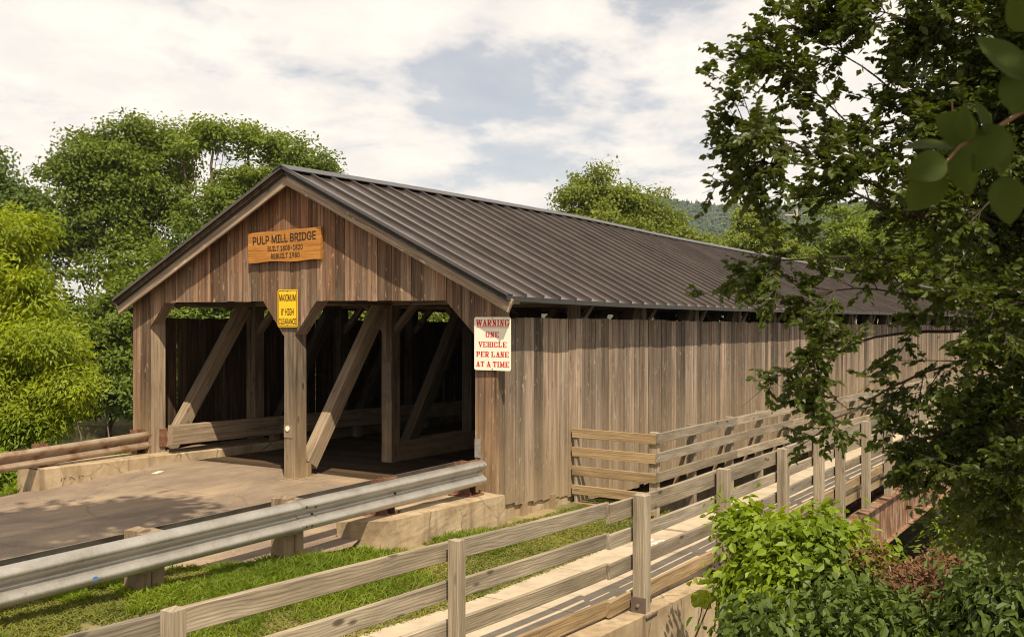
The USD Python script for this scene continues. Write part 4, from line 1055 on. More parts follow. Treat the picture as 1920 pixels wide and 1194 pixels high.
for k, x in enumerate(fx):
    zt, zd = float(FENCE_Z(x)) + .01, float(WALK_Z(x))
    s = 0.10 if x < -3 else 0.14
    yp = -7.005 - s / 2 if x < -3 else -7.03 - s / 2
    lo = zd - 0.5 if x < -3 else (zd - .03 if x < -1 else zd - .10 if x < 5 else zd - 0.42)
    p = timber((x, yp, lo), (x, yp, zt), s, s, (0, 1, 0), chamfer=.007, ends=.005).put("post", M["fence_post"], fn)
    if x > -3:
        if x < 2:
            put("base_bracket", boxm((x - s / 2 - .012, yp - s / 2 - .008, zd - .06), (x - s / 2 - .001, yp + s / 2 + .008, zd + .13)), M["brown_steel"], p)
            put("base_bracket", boxm((x + s / 2 - .02, yp - s / 2 - .008, zd + .06), (x + s / 2 + .002, yp - s / 2 - .001, zd + .13)), M["brown_steel"], p)
            put("base_plate", boxm((x - .13, yp - .12, zd - .055), (x + .13, yp + .12, zd - .042)), M["brown_steel"], p)
            c = trimesh.creation.cylinder(.016, .02, sections=8, transform=trimesh.transformations.rotation_matrix(math.pi / 2, [0, 1, 0])); c.apply_translation((x - s / 2 - .02, yp, zd + .05)); put("bolt", c, M["bolt"], p)
        for (dz, hh) in OFF:
            c = trimesh.creation.cylinder(.012, .03, sections=8, transform=trimesh.transformations.rotation_matrix(math.pi / 2, [0, 1, 0])); c.apply_translation((x + s / 2 + .012, yp - .01, zt + dz - .05)); put("bolt", c, M["bolt"], p)
            c = c.copy(); c.apply_translation((0, -.01, -.06)); put("bolt", c, M["bolt"], p)

# ------------------------------------------------------------------ trees, bushes, grass
def crown_leaves(r, lobes, N, size, clump=1.0, flat=0.55, aspect=0.55, droop=0.2, shell=0.6, simple=True, upness=0.5):
    """Leaves of a crown: lobes (centre, (rx, ry, rz)) hold clumps, clumps hold leaves. Returns mesh and clump centres."""
    C, Rr = np.array([l[0] for l in lobes], float), np.array([l[1] for l in lobes], float)
    vol = Rr.prod(1) ** (2 / 3); vol /= vol.sum()
    nc = max(8, int(N / 170))
    li = r.choice(len(lobes), nc, p=vol)
    d = unit(r.normal(size=(nc, 3))); rad = shell * .5 + (1 - shell * .5) * r.random(nc) ** 0.7
    rad *= np.where(r.random(nc) < 0.22, 1.28, 1.0)
    cc = C[li] + d * rad[:, None] * Rr[li]
    cr = clump * r.uniform(0.55, 1.25, nc)
    k = r.choice(nc, N, p=cr ** 2 / (cr ** 2).sum())
    off = r.normal(size=(N, 3)) * 0.48
    off[:, 2] *= flat
    pos = cc[k] + off * cr[k][:, None]
    out = unit(pos - C[li[k]])
    nrm = unit(out * 0.5 + np.array([0, 0, upness]) + r.normal(size=(N, 3)) * 0.55)
    dr = unit(out * 0.6 + r.normal(size=(N, 3)) * 0.8 - np.array([0, 0, droop * 2]))
    dr = unit(dr - nrm * (dr * nrm).sum(1, keepdims=True) * 0.8)
    L = size * r.uniform(0.65, 1.35, N)
    return leaves(pos, dr, nrm, L, L * aspect, simple=simple), cc, li


def limbs_to(r, base, lobes, cc, li, tr, n_branch, lean=0.15, sides=6, trunks=1, low=0.25):
    lines = []
    C = np.array([l[0] for l in lobes], float)
    topz = C[:, 2].max()
    for t in range(trunks):
        foot = np.array(base, float) + np.r_[r.normal(size=2) * (0.0 if trunks == 1 else tr * 2.5), 0]
        goal = C[np.argsort(-C[:, 2])[t % len(C)]]
        p = [foot + (goal - foot) * s + np.r_[r.normal(size=2), 0] * lean * (goal[2] - foot[2]) * 0.10 * math.sin(s * 3.1) for s in np.linspace(0, 1, 9)]
        lines.append((np.array(p), tr * (1 - 0.82 * np.linspace(0, 1, 9))))
    tr_lines = list(lines)
    for k in r.choice(len(cc), min(n_branch, len(cc)), replace=False):
        tp, trr = tr_lines[r.integers(len(tr_lines))]
        s = np.clip((cc[k][2] - tp[0][2]) / (tp[-1][2] - tp[0][2]) - r.uniform(0.12, 0.35), low, 0.92)
        i = s * 8; a = tp[int(i)] + (tp[min(8, int(i) + 1)] - tp[int(i)]) * (i - int(i))
        q = cc[k] - a
        mid = a + q * 0.5 + np.array([0, 0, -0.06 * np.linalg.norm(q)]) + r.normal(size=3) * 0.05 * np.linalg.norm(q)
        pts = np.array([a, a + (mid - a) * .55 + r.normal(size=3) * .02, mid, mid + (cc[k] - mid) * .55 + r.normal(size=3) * .04 * np.linalg.norm(q), cc[k]])
        r0 = max(0.3 * tr * (1 - s), 0.11 * tr)
        lines.append((pts, r0 * np.array([1, .8, .62, .42, .2])))
    return tr_lines, lines[len(tr_lines):]


def tree(name, label, base, lobes, leafm, N, size, seed, tr=0.2, clump=1.0, n_branch=14, bark="bark", cat_="tree", group=None, trunks=1, **kw):
    r = np.random.default_rng(seed)
    t = thing(name, label, cat_, group=group)
    m, cc, li = crown_leaves(r, lobes, N, size, clump, **kw)
    a, b = limbs_to(r, base, lobes, cc, li, tr, n_branch, trunks=trunks)
    for ln in a:
        put("trunk", tubes([ln], 7), M[bark], t, smooth=True)
    if b:
        put("limbs", tubes(b, 5), M[bark], t, smooth=True, kind="stuff")
    put("crown", m, M[leafm], t, kind="stuff")
    return t


def lobe(px, py, depth, rpx, rpy, deep=None):
    k = depth / FPX
    c = at(px, py, depth)
    rr = rpx * k
    return (c, (rr, deep * k if deep else rr, rpy * k))


def foot(px, depth, z=None):
    p = at(px, 597, depth)
    return (p[0], p[1], float(ground_h(p[0], p[1])) - 0.1 if z is None else z)


G1 = None
# far bank on the left
tree("broadleaf_tree", "broad tallest tree on the far bank, left of the bridge gable", foot(205, 66), [lobe(235, 270, 66, 62, 52), lobe(150, 300, 65, 62, 50), lobe(320, 292, 67, 40, 50), lobe(190, 390, 65, 95, 60), lobe(130, 450, 64, 70, 70), lobe(245, 470, 65, 80, 75), lobe(110, 340, 66, 30, 20), lobe(250, 340, 66, 70, 50), lobe(170, 345, 66, 60, 40), lobe(300, 380, 66, 50, 50), lobe(290, 250, 66, 30, 24), lobe(245, 235, 66, 26, 22)], "leaf_far", 46000, 0.27, 11, tr=0.42, clump=1.25, n_branch=34, trunks=2)
tree("broadleaf_tree", "slender open tree with bare branches against the sky, left of the gable peak", foot(372, 66), [lobe(365, 270, 66, 42, 32), lobe(405, 250, 66, 32, 26), lobe(340, 330, 67, 24, 26), lobe(420, 330, 66, 22, 18), lobe(380, 430, 66, 62, 50), lobe(330, 390, 66, 36, 34), lobe(430, 380, 66, 40, 30), lobe(455, 300, 67, 14, 20), lobe(345, 245, 66, 14, 12)], "leaf_far", 14000, 0.26, 12, tr=0.34, clump=0.95, n_branch=32, trunks=2)
tree("broadleaf_tree", "tree rising behind the gable's left roof slope and its peak", foot(480, 67), [lobe(465, 262, 67, 28, 26), lobe(520, 292, 67, 46, 34), lobe(570, 310, 67, 50, 30), lobe(500, 360, 67, 60, 50), lobe(620, 325, 68, 22, 16), lobe(440, 420, 66, 70, 60), lobe(455, 350, 67, 40, 36), lobe(545, 345, 67, 60, 34)], "leaf_far", 32000, 0.26, 13, tr=0.34, clump=1.1, n_branch=28, trunks=2)
tree("broadleaf_tree", "dark tree at the picture's left edge above the yellow-green tree", foot(-10, 62), [lobe(-25, 330, 62, 45, 45), lobe(25, 380, 62, 60, 40), lobe(60, 420, 62, 55, 50), lobe(-20, 450, 61, 70, 80)], "leaf_dense", 28000, 0.27, 14, tr=0.4, clump=1.2, n_branch=12)
for k, (px, py, d, rx, ry, lab, lm) in enumerate([
        (60, 600, 60, 95, 120, "dark leafy tree low on the far bank behind the yellow-green tree", "leaf_dense"),
        (205, 620, 60, 75, 120, "deep green bank tree hanging over the water left of the portal", "leaf_far"),
        (290, 560, 61, 80, 110, "full green tree right behind the left eave of the portal", "leaf_far"),
        (400, 520, 62, 80, 110, "green understorey tree seen above the left roof slope", "leaf_dense"),
        (500, 580, 60, 90, 120, "green tree seen through the slit above the left wall", "leaf_far"),
        (640, 590, 60, 90, 100, "green tree seen through the wall slit right of the centre post", "leaf_light"),
        (800, 590, 62, 90, 90, "bright green tree seen through the slit in the right lane", "leaf_light")]):
    tree("bank_tree", lab, foot(px, d), [lobe(px, py, d, rx, ry), lobe(px - rx * .5, py + ry * .5, d - 2, rx * .8, ry * .75), lobe(px + rx * .5, py + ry * .45, d - 2, rx * .8, ry * .8)], lm, 16000, 0.30, 30 + k, tr=0.25, clump=1.2, n_branch=8)
for k, px in enumerate((-30, 40, 95, 150, 205, 262, 320)):
    tree("bank_shrub", ["low shrub over the river's edge at the far left", "round shrub hanging over the far waterline", "dark shrub at the far waterline behind the yellow-green leaves", "shrub beside the strip of open water", "dense waterside shrub above the open water", "waterside shrub left of the portal's left post", "shrub behind the portal's left post"][k], foot(px, 57 - 0.01 * px), [lobe(px, 735, 57, 42, 42), lobe(px + 22, 748, 56.5, 32, 26)], "leaf_dense" if k % 2 else "leaf_far", 3600, 0.3, 60 + k, tr=0.08, clump=0.8, n_branch=4, cat_="shrub")

# far bank behind the bridge, right
tree("broadleaf_tree", "light green round tree above the roof ridge, left of the hill", foot(1130, 74), [lobe(1115, 375, 74, 58, 48), lobe(1080, 400, 74, 40, 40), lobe(1165, 390, 74, 40, 42), lobe(1120, 345, 74, 34, 24), lobe(1150, 450, 73, 90, 60)], "leaf_light", 26000, 0.27, 15, tr=0.3, clump=1.05, n_branch=14)
tree("broadleaf_tree", "light green tree overlapping the hill above the roof ridge", foot(1230, 76), [lobe(1222, 402, 76, 42, 36), lobe(1250, 430, 76, 32, 34), lobe(1205, 430, 76, 40, 40), lobe(1270, 470, 75, 60, 45), lobe(1310, 462, 75, 36, 26)], "leaf_light", 21000, 0.27, 16, tr=0.28, clump=1.0, n_branch=12)
tree("broadleaf_tree", "small light green tree in front of the hill, left of dark branches", foot(1400, 78), [lobe(1400, 420, 78, 26, 22), lobe(1430, 440, 78, 26, 22), lobe(1395, 455, 78, 44, 26), lobe(1440, 470, 78, 34, 24), lobe(1370, 478, 78, 40, 26)], "leaf_light", 11000, 0.28, 17, tr=0.25, clump=0.95, n_branch=8)
for k, (px, py, d, rx, ry, lab) in enumerate([
        (1320, 490, 74, 55, 30, "low green tree just above the roof ridge under the hill"),
        (1480, 485, 80, 55, 36, "green tree behind the white utility pole"),
        (1560, 430, 84, 70, 90, "tall dark tree behind the near tree's branch tips"),
        (1660, 440, 86, 80, 100, "dark green tree behind the middle of the near tree"),
        (1780, 450, 84, 90, 100, "dark green tree behind the near tree's dense crown"),
        (1900, 470, 80, 90, 110, "tree at the right edge behind the near tree"),
        (1700, 540, 70, 90, 60, "bushy tree beyond the far end of the bridge roof"),
        (1850, 580, 66, 100, 70, "bushy tree on the far bank right of the bridge")]):
    tree("bank_tree", lab, foot(px, d), [lobe(px, py, d, rx * .8, ry * .8), lobe(px - rx * .5, py + ry * .4, d - 2, rx * .7, ry * .6), lobe(px + rx * .5, py + ry * .4, d - 2, rx * .7, ry * .6)], "leaf_light" if k < 2 else "leaf_far", 8500, 0.36, 80 + k, tr=0.25, clump=1.1, n_branch=8)
for k, (px, d) in enumerate([(1620, 62), (1760, 60), (1900, 58), (2050, 56)]):
    tree("bank_shrub", ["shrub on the far bank beside the footbridge", "far bank shrub right of the footbridge's end", "far bank shrub seen under the near tree", "far bank shrub at the right edge"][k], foot(px, d), [lobe(px, 690, d, 90, 55)], "leaf_far", 5000, 0.32, 95 + k, tr=0.08, clump=0.9, n_branch=4, cat_="shrub")

# yellow-green tree on the near left bank
yl_l = [lobe(20, 445, 19, 58, 50), lobe(-40, 500, 19, 90, 90), lobe(55, 560, 18.6, 55, 50), lobe(100, 650, 18.4, 62, 42), lobe(135, 700, 18.2, 50, 30), lobe(20, 660, 18.6, 80, 70), lobe(-20, 770, 18.4, 90, 70), lobe(90, 745, 18.2, 60, 34), lobe(60, 800, 18.0, 50, 40), lobe(150, 735, 18, 34, 20)]
yt = tree("yellow_green_tree", "bright yellow-green drooping tree on the near bank at the left edge", foot(-60, 19.5), yl_l, "leaf_yellow", 44000, 0.115, 21, tr=0.16, clump=0.36, n_branch=46, aspect=0.33, droop=0.45, flat=0.8, trunks=2)
for pts, rad in ((((70, 690, 18.5), (105, 645, 18.6), (150, 605, 18.7)), (.03, .022, .008)), (((100, 652, 18.6), (118, 618, 18.6), (122, 600, 18.6)), (.015, .01, .004)), (((60, 800, 18), (100, 802, 18), (128, 812, 18)), (.012, .008, .003))):
    put("dead_branch", tubes([(np.array([at(*q) for q in pts]), np.array(rad))], 5), M["pale_wood"], yt)
for k, (px, py, d, rx, ry, lab) in enumerate([(-10, 880, 17.2, 90, 45, "leafy green bush under the rusty rail at the left edge"), (100, 905, 17.6, 50, 26, "low weeds beside the end of the left kerb"), (200, 862, 19.5, 60, 18, "weeds behind the rusty guard rail")]):
    tree("bank_bush", lab, foot(px, d), [lobe(px, py, d, rx, ry), lobe(px + rx * .4, py + ry * .4, d - .3, rx * .7, ry * .7)], "leaf_bush", 4500, 0.11, 120 + k, tr=0.02, clump=0.3, n_branch=6, cat_="bush", aspect=0.4)


def branchy(r, limbs, n_sec, sec_len, n_twig, leaf_n, L, W, lift=0.25, dens=1.0):
    """A near branch system: limbs (polylines) -> side branches -> twigs with rows of leaves."""
    lines, LP, LD, LN, LL = [], [], [], [], []
    for (p, r0, dn) in limbs:
        p = np.asarray(p, float)
        s = np.linspace(0, 1, 26); cum = np.r_[0, np.cumsum(np.linalg.norm(np.diff(p, axis=0), axis=1))]; cum /= cum[-1]
        q = np.stack([PC(cum, p[:, k])(s) for k in range(3)], 1) if len(p) > 2 else p[0] + (p[1] - p[0]) * s[:, None]
        q += 0.012 * (sec_len / .8) * r.normal(size=q.shape).cumsum(0) * 0.5
        lines.append((q, r0 * 0.75 * (1 - 0.93 * s) + 0.0018))
        for _ in range(int(n_sec * dn)):
            t = 1.0 if _ < 4 else 0.2 + 0.8 * r.random() ** 0.7; i = min(int(t * 25), 24)
            ax = unit(q[i + 1] - q[i])
            sd = unit(np.cross(ax, r.normal(size=3)))
            dv = unit(ax * r.uniform(.55, 1.0) + sd * r.uniform(.5, 1.0) + UP * lift * r.uniform(-.6, 1))
            l = sec_len * r.uniform(.45, 1.15) * (1.15 - 0.5 * t)
            u = np.linspace(0, 1, 9)
            b = q[i] + dv * l * u[:, None] + (UP * lift * l * .35 + r.normal(size=3) * .12 * l) * (u ** 2)[:, None]
            lines.append((b, 0.005 * (sec_len / .8) * (1 - .75 * u)))
            for __ in range(n_twig):
                w = r.uniform(.15, 1.0); j = min(int(w * 8), 7)
                bx = unit(b[j + 1] - b[j]); td = unit(bx * .7 + unit(np.cross(bx, r.normal(size=3))) * .8 + UP * .1)
                tl = r.uniform(.09, .22) * (sec_len / .8)
                e = b[j] + td * tl
                lines.append((np.array([b[j], b[j] + td * tl * .5 + r.normal(size=3) * .004, e]), np.array([.0018, .0013, .0008])))
                n = max(3, int(leaf_n * r.uniform(.7, 1.3) * dens))
                f = np.linspace(.12, 1.0, n) + r.normal(size=n) * .02
                side = unit(np.cross(td, UP) + 1e-3); sg = np.where(np.arange(n) % 2, 1, -1)[:, None]
                pos = b[j] + td * tl * f[:, None]
                ld = unit(td * .7 + side * sg * r.uniform(.5, 1.1, (n, 1)) + r.normal(size=(n, 3)) * .3 - UP * .25)
                LP.append(pos); LD.append(ld); LN.append(unit(UP * .8 + r.normal(size=(n, 3)) * .55)); LL.append(L * r.uniform(.6, 1.3, n))
    LP, LD, LN, LL = np.vstack(LP), np.vstack(LD), np.vstack(LN), np.concatenate(LL)
    return lines, leaves(LP, LD, LN, LL, LL * W)


def poly(*pts):
    return [at(*p) for p in pts]


# near tree on the right: trunk outside the picture, limbs reaching in
r = np.random.default_rng(5)
nt = thing("near_tree", "dark small-leaved tree reaching in from the right edge over the footbridge", "tree")
NEAR = 0.57
nat = lambda px, py, d: at(px, py, d * NEAR)
npoly = lambda *p: [nat(*q) for q in p]
tb = nat(2330, 597, 8.6); tb[2] = float(ground_h(tb[0], tb[1])) - .3
tk = np.array([tb, nat(2310, 1000, 8.6), nat(2280, 700, 8.5), nat(2240, 420, 8.3), nat(2180, 120, 8.0), nat(2120, -250, 7.6)])
put("trunk", tubes([(tk, np.array([.15, .12, .10, .085, .06, .03]))], 9), M["dark_bark"], nt, smooth=True)
A, B, Cc, D = (2290, 800, 8.5), (2270, 600, 8.5), (2235, 380, 8.3), (2190, 150, 8.0)
limbs = [
    (npoly(A, (1990, 680, 7.9), (1800, 610, 7.6), (1660, 620, 7.2), (1560, 650, 7.0), (1500, 655, 6.9)), .035, .55),
    (npoly(B, (1960, 640, 7.7), (1800, 690, 7.4), (1680, 740, 7.2), (1600, 790, 7.1), (1545, 800, 7.0)), .03, .5),
    (npoly(B, (1900, 470, 7.6), (1740, 410, 7.2), (1600, 330, 7.0), (1470, 300, 6.8), (1385, 322, 6.7)), .035, .9),
    (npoly(B, (1890, 430, 7.5), (1700, 330, 7.2), (1590, 230, 7.0), (1500, 150, 6.9), (1425, 100, 6.8)), .03, .85),
    (npoly(Cc, (1880, 300, 7.6), (1720, 220, 7.3), (1610, 130, 7.1), (1500, 85, 7.0)), .03, .8),
    (npoly(Cc, (1900, 150, 7.5), (1760, 80, 7.2), (1650, 30, 7.0), (1585, 20, 6.9)), .03, 1.0),
    (npoly((1740, 410, 7.2), (1600, 360, 6.9), (1480, 265, 6.8), (1385, 250, 6.6)), .016, .6),
    (npoly(B, (1880, 520, 7.4), (1720, 500, 7.2), (1600, 490, 7.0), (1480, 490, 6.9), (1425, 492, 6.8)), .03, .6),
    (npoly(B, (1900, 560, 7.3), (1740, 560, 7.1), (1620, 550, 7.0), (1540, 560, 6.9)), .025, .6),
    (npoly(A, (1980, 860, 7.6), (1860, 830, 7.3), (1760, 800, 7.2), (1700, 820, 7.1)), .03, .5),
    (npoly(A, (2000, 1060, 7.0), (1920, 1010, 6.9), (1870, 960, 6.9)), .025, .7),
    (npoly(Cc, (2000, 420, 7.9), (1850, 400, 7.8), (1720, 380, 7.6)), .03, 1.0),
    (npoly(D, (1980, 200, 7.6), (1840, 190, 7.3), (1730, 230, 7.1)), .03, 1.1),
    (npoly(D, (1980, 60, 7.4), (1850, 20, 7.1), (1760, 20, 7.0)), .03, 1.1),
    (npoly(B, (2020, 700, 7.6), (1900, 740, 7.3), (1830, 770, 7.1)), .03, .9),
    (npoly(A, (2000, 780, 7.3), (1900, 800, 7.0), (1830, 830, 6.9)), .03, .8),
    (npoly(Cc, (2050, 300, 7.2), (1920, 330, 6.8), (1820, 420, 6.6)), .03, 1.0),
    (npoly(B, (2050, 560, 7.0), (1920, 560, 6.6), (1830, 600, 6.5)), .03, 1.1),
    (npoly(A, (2050, 900, 6.9), (1950, 880, 6.6), (1890, 900, 6.5)), .03, .9),
]
lines, lm = branchy(r, [(p, r0 * NEAR, dn) for p, r0, dn in limbs], 30, 0.80 * NEAR, 9, 13, 0.056 * NEAR, 0.66)
put("limbs", tubes(lines, 4), M["dark_bark"], nt, kind="stuff")
put("leaves", lm, M["leaf_near"], nt, kind="stuff")
# denser inner crown right of and above the picture's corner
dense = [(nat(px, py, d), (rr * NEAR, rr * NEAR, rr * .8 * NEAR)) for (px, py, d, rr) in [(1900, 120, 8.0, .9), (1880, 380, 8.6, .8), (1940, 600, 8.4, .9), (1900, 820, 8.3, .8), (1890, 500, 8.8, .6), (1960, 980, 7.8, .8), (1830, 170, 8.4, .7), (2060, 300, 7.5, 1.3), (2080, 700, 7.4, 1.3), (2050, 0, 7.2, 1.4), (2350, 250, 6.0, 1.3), (2450, 650, 6.2, 1.3)]]
m, cc, li = crown_leaves(r, dense, 36000, 0.070 * NEAR, 0.32 * NEAR, flat=0.8, aspect=.6, shell=.1, simple=True)
put("inner_leaves", m, M["leaf_near"], nt, kind="stuff")

# leaves hanging right in front of the lens, out of focus
nb = thing("near_twig", "blurred large-leaved twig hanging close at the upper right corner", "twig")
tw, P_, D_, N_, L_ = [], [], [], [], []
dd = 1.6
stem = np.array(poly((1960, 180, dd), (1870, 240, dd), (1800, 275, dd), (1765, 315, dd)))
tw.append((stem, np.array([.004, .0034, .0028, .0018])))
for (px, py, ux, uy, L) in [(1880, 235, -.5, .8, .085), (1900, 215, .3, -1, .09), (1860, 245, .2, .9, .075), (1830, 260, -.9, -.5, .075), (1820, 265, -.3, -.9, .06), (1790, 280, -1, -.1, .085), (1775, 300, -.9, .35, .07), (1765, 315, -.55, .8, .085), (1800, 280, .1, 1.0, .075), (1880, 330, .1, .9, .08), (1915, 150, -.5, -.7, .10), (1920, 60, -.3, -.6, .07), (1850, 255, -.2, -.8, .06)]:
    P_.append(at(px, py, dd + r.uniform(-.06, .06))); D_.append(RIGHT * ux - UP * uy + FWD * r.uniform(-.25, .25)); N_.append(-FWD * .8 + UP * .5 + r.normal(size=3) * .35); L_.append(L)
st2 = np.array(poly((1785, 190, 2.4), (1788, 240, 2.4), (1792, 275, 2.4), (1796, 290, 2.4)))
tw.append((st2, np.array([.002, .0018, .0015, .001])))
for (px, py, ux, uy, L) in [(1788, 240, -.8, .5, .04), (1790, 245, .8, .5, .04), (1792, 262, -.9, .5, .05), (1793, 265, .8, .6, .05), (1796, 280, .1, 1, .055), (1795, 275, -.8, .7, .03)]:
    P_.append(at(px, py, 2.4)); D_.append(RIGHT * ux - UP * uy + FWD * r.uniform(-.2, .2)); N_.append(-FWD + UP * .4 + r.normal(size=3) * .3); L_.append(L)
for _t in tw:
    put("stem", tubes([_t], 6), M["twig"], nb, smooth=True)
for p, d, nn, L in zip(P_, D_, N_, L_):
    d = unit(d); sd = unit(np.cross(d, nn)); u = np.cross(sd, d)
    V, F = [], []
    tt = np.linspace(0, 1, 9)
    for t in tt:
        w = .37 * L * math.sin(math.pi * min(1, t ** .8)) ** .75 if 0 < t < 1 else 0.001 * L
        mid = p + d * L * t - u * L * .10 * t * t
        for q in (-1, -.5, 0, .5, 1):
            V.append(mid + sd * w * q + u * abs(q) * w * .25)
    for i in range(8):
        for j in range(4):
            F.append((i * 5 + j, i * 5 + j + 1, i * 5 + j + 6, i * 5 + j + 5))
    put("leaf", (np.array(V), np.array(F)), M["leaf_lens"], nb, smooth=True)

m, cc, li = crown_leaves(r, [(EYE + FWD * f + RIGHT * q + UP * z, (.55, .55, .4)) for (f, q, z) in ((.3, 1.15, 2.2), (.75, 1.4, 2.5), (-.3, 1.0, 2.6), (.1, 1.7, 2.6))], 5200, .075, .25, flat=.7, aspect=.62, shell=.1)  # unseen leaf cluster added above the camera to shade the near twig
put("added_shade_leaves", m, M["leaf_near"], nt, kind="stuff")

# bushes at the lower right
def bush(name, label, base, lobes, m, N, size, seed, n_stem=30, aspect=.62, clump=.3, cat_="bush", simple=False, stem="twig", **kw):
    r = np.random.default_rng(seed)
    t = thing(name, label, cat_)
    mm, cc, li = crown_leaves(r, lobes, N, size, clump, aspect=aspect, simple=simple, shell=.45, **kw)
    ln = []
    for k in r.choice(len(cc), min(n_stem, len(cc)), replace=False):
        f = np.array(base) + np.r_[r.normal(size=2) * .25, 0]
        a = cc[k]; u = np.linspace(0, 1, 7)[:, None]
        ln.append((f + (a - f) * u + np.array([0, 0, .25]) * (u * (1 - u)) * np.linalg.norm(a - f) + r.normal(size=3) * .08 * u * (1 - u), .011 * (1 - .8 * u[:, 0])))
    put("stems", tubes(ln, 5), M[stem], t, kind="stuff")
    put("leaves", mm, M[m], t, kind="stuff")
    return t


bush("bush", "bright green leafy bush hiding the foot of the second big fence post", foot(1420, 9.6), [lobe(1385, 990, 9.4, 36, 26), lobe(1455, 1015, 9.2, 55, 40), lobe(1425, 1085, 9.0, 50, 45), lobe(1530, 1010, 9.0, 60, 40), lobe(1500, 1090, 8.8, 80, 60), lobe(1425, 1150, 8.6, 50, 45), lobe(1590, 1050, 8.9, 50, 34), lobe(1480, 1180, 8.2, 90, 40)], "leaf_bush", 10500, .088, 201, clump=.26, droop=.5, flat=.8)
bush("bush", "greener shaded bush below the bright bush at the picture's bottom", foot(1560, 8.0), [lobe(1560, 1145, 8.2, 80, 45), lobe(1480, 1190, 7.8, 90, 45), lobe(1620, 1180, 7.8, 90, 50), lobe(1650, 1140, 8.3, 60, 40)], "leaf_olive", 7000, .088, 202, clump=.27, droop=.5, flat=.8)
bush("bush", "dull green bush in the lower right corner", foot(1820, 7.4), [lobe(1760, 1165, 8.0, 90, 40), lobe(1880, 1110, 7.6, 70, 70), lobe(1900, 1010, 7.6, 60, 60), lobe(1800, 1180, 7.2, 120, 50), lobe(1920, 1150, 7.0, 90, 70), lobe(1700, 1180, 7.6, 80, 40)], "leaf_olive", 9000, .085, 203, clump=.25, aspect=.45, droop=.5, flat=.8)
bush("bush", "pale green willow-leaved bush left of the dark lower branches", foot(1800, 9.0), [lobe(1840, 1010, 9.0, 60, 34), lobe(1890, 985, 9.0, 60, 40), lobe(1780, 1040, 9.0, 40, 22)], "leaf_bush", 3200, .085, 204, clump=.25, aspect=.3)
db = bush("dead_brush", "brown withered brush lying among the bushes at lower right", foot(1740, 8.2), [lobe(1750, 1080, 8.2, 60, 34), lobe(1810, 1090, 7.9, 60, 40), lobe(1700, 1055, 8.6, 40, 18), lobe(1765, 1030, 8.5, 26, 20), lobe(1780, 1130, 7.6, 60, 34), lobe(1700, 1095, 8.0, 40, 26), lobe(1630, 1060, 8.6, 24, 16)], "leaf_dead", 4600, .048, 205, clump=.21, aspect=.45, n_stem=80, stem="twig", cat_="brush")
for _bb in ([(np.array(poly((1695, 1090, 8.2), (1690, 1140, 8.0), (1706, 1175, 7.8), (1712, 1215, 7.7))), np.array([.011, .012, .013, .014])), (np.array(poly((1695, 1130, 8.0), (1730, 1124, 8.0), (1765, 1124, 8.0))), np.array([.012, .009, .005])), (np.array(poly((1688, 1140, 8), (1674, 1090, 8.1), (1668, 1060, 8.2))), np.array([.008, .005, .003])), (np.array(poly((1601, 1125, 8), (1603, 1145, 8), (1600, 1185, 8))), np.array([.014, .012, .009]))]):
    put("bare_branch", tubes([_bb], 6), M["pale_wood"], db)
# one big pale leaf in front of the retaining wall
gl_ = thing("big_leaf_weed", "single broad yellow-green leaf on a stalk in front of the retaining wall", "weed")
p0, p1 = at(1305, 1180, 10.2), at(1318, 1128, 10.1)
put("stalk", tubes([(np.array([p0, (p0 + p1) / 2 + RIGHT * .01, p1]), .006)], 5), M["twig"], gl_)
an = np.linspace(0, 2 * np.pi, 30)[:-1]; rad = .125 * (1 + .10 * np.cos(5 * an) + .03 * np.cos(11 * an))
u_, w_ = unit(RIGHT + UP * .05), unit(UP * .75 + FWD * .6)
V = np.vstack([p1 + w_ * .02] + [p1 + w_ * .03 + u_ * (q * math.cos(a)) + w_ * (q * math.sin(a)) * .8 - FWD * .03 * math.cos(5 * a) for a, q in zip(an, rad)])
put("leaf", (V, np.array([(0, k + 1, (k + 1) % 29 + 1) for k in range(29)])), M["leaf_yellow"], gl_)

# shade trees standing behind and beside the camera (their shadows fall on the road and grass)
tree("shade_tree", "tall tree standing beside the road left of the viewer", (-15.2, -8.6, -0.2), [((-8.5, -5.2, 10.8), (1.3, 1.0, .8)), ((-9.5, -5.4, 11.4), (1.3, 1.0, .9)), ((-11.0, -4.2, 11.0), (1.8, 1.4, 1.0)), ((-13.6, -5.6, 12.0), (1.6, 1.4, 1.2))], "leaf_far", 9500, 0.30, 41, tr=0.22, clump=0.85, n_branch=16)

# ------------------------------------------------------------------ grass and ground litter
def blades(r, n, region, keep, hmin, hmax, w=0.006, lean=.5):
    x0, x1, y0, y1 = region
    p = np.stack([r.uniform(x0, x1, n), r.uniform(y0, y1, n)], 1)
    p = p[keep(p, r)]
    z = ground_h(p[:, 0], p[:, 1])
    pos = np.stack([p[:, 0], p[:, 1], z - .005], 1); k = len(p)
    h = r.uniform(hmin, hmax, k) * (0.55 + 0.9 * meshkit.fbm(np.stack([p[:, 0] * 1.3, p[:, 1] * 1.3, 0 * z], 1), 3, 5))
    d = unit(np.concatenate([r.normal(size=(k, 2)) * lean, np.ones((k, 1))], 1))
    s = unit(np.cross(d, r.normal(size=(k, 3)))) * (w * r.uniform(.7, 1.4, k))[:, None]
    bend = np.concatenate([d[:, :2] * .5, np.full((k, 1), -.12)], 1) * h[:, None]
    mid = pos + d * h[:, None] * .55
    tip = pos + d * h[:, None] + bend
    V = np.stack([pos - s, pos + s, mid + s * .8, mid - s * .8, tip], 1).reshape(-1, 3)
    F = (np.array([[0, 1, 2], [0, 2, 3], [3, 2, 4]])[None] + (np.arange(k) * 5)[:, None, None]).reshape(-1, 3)
    return V, F


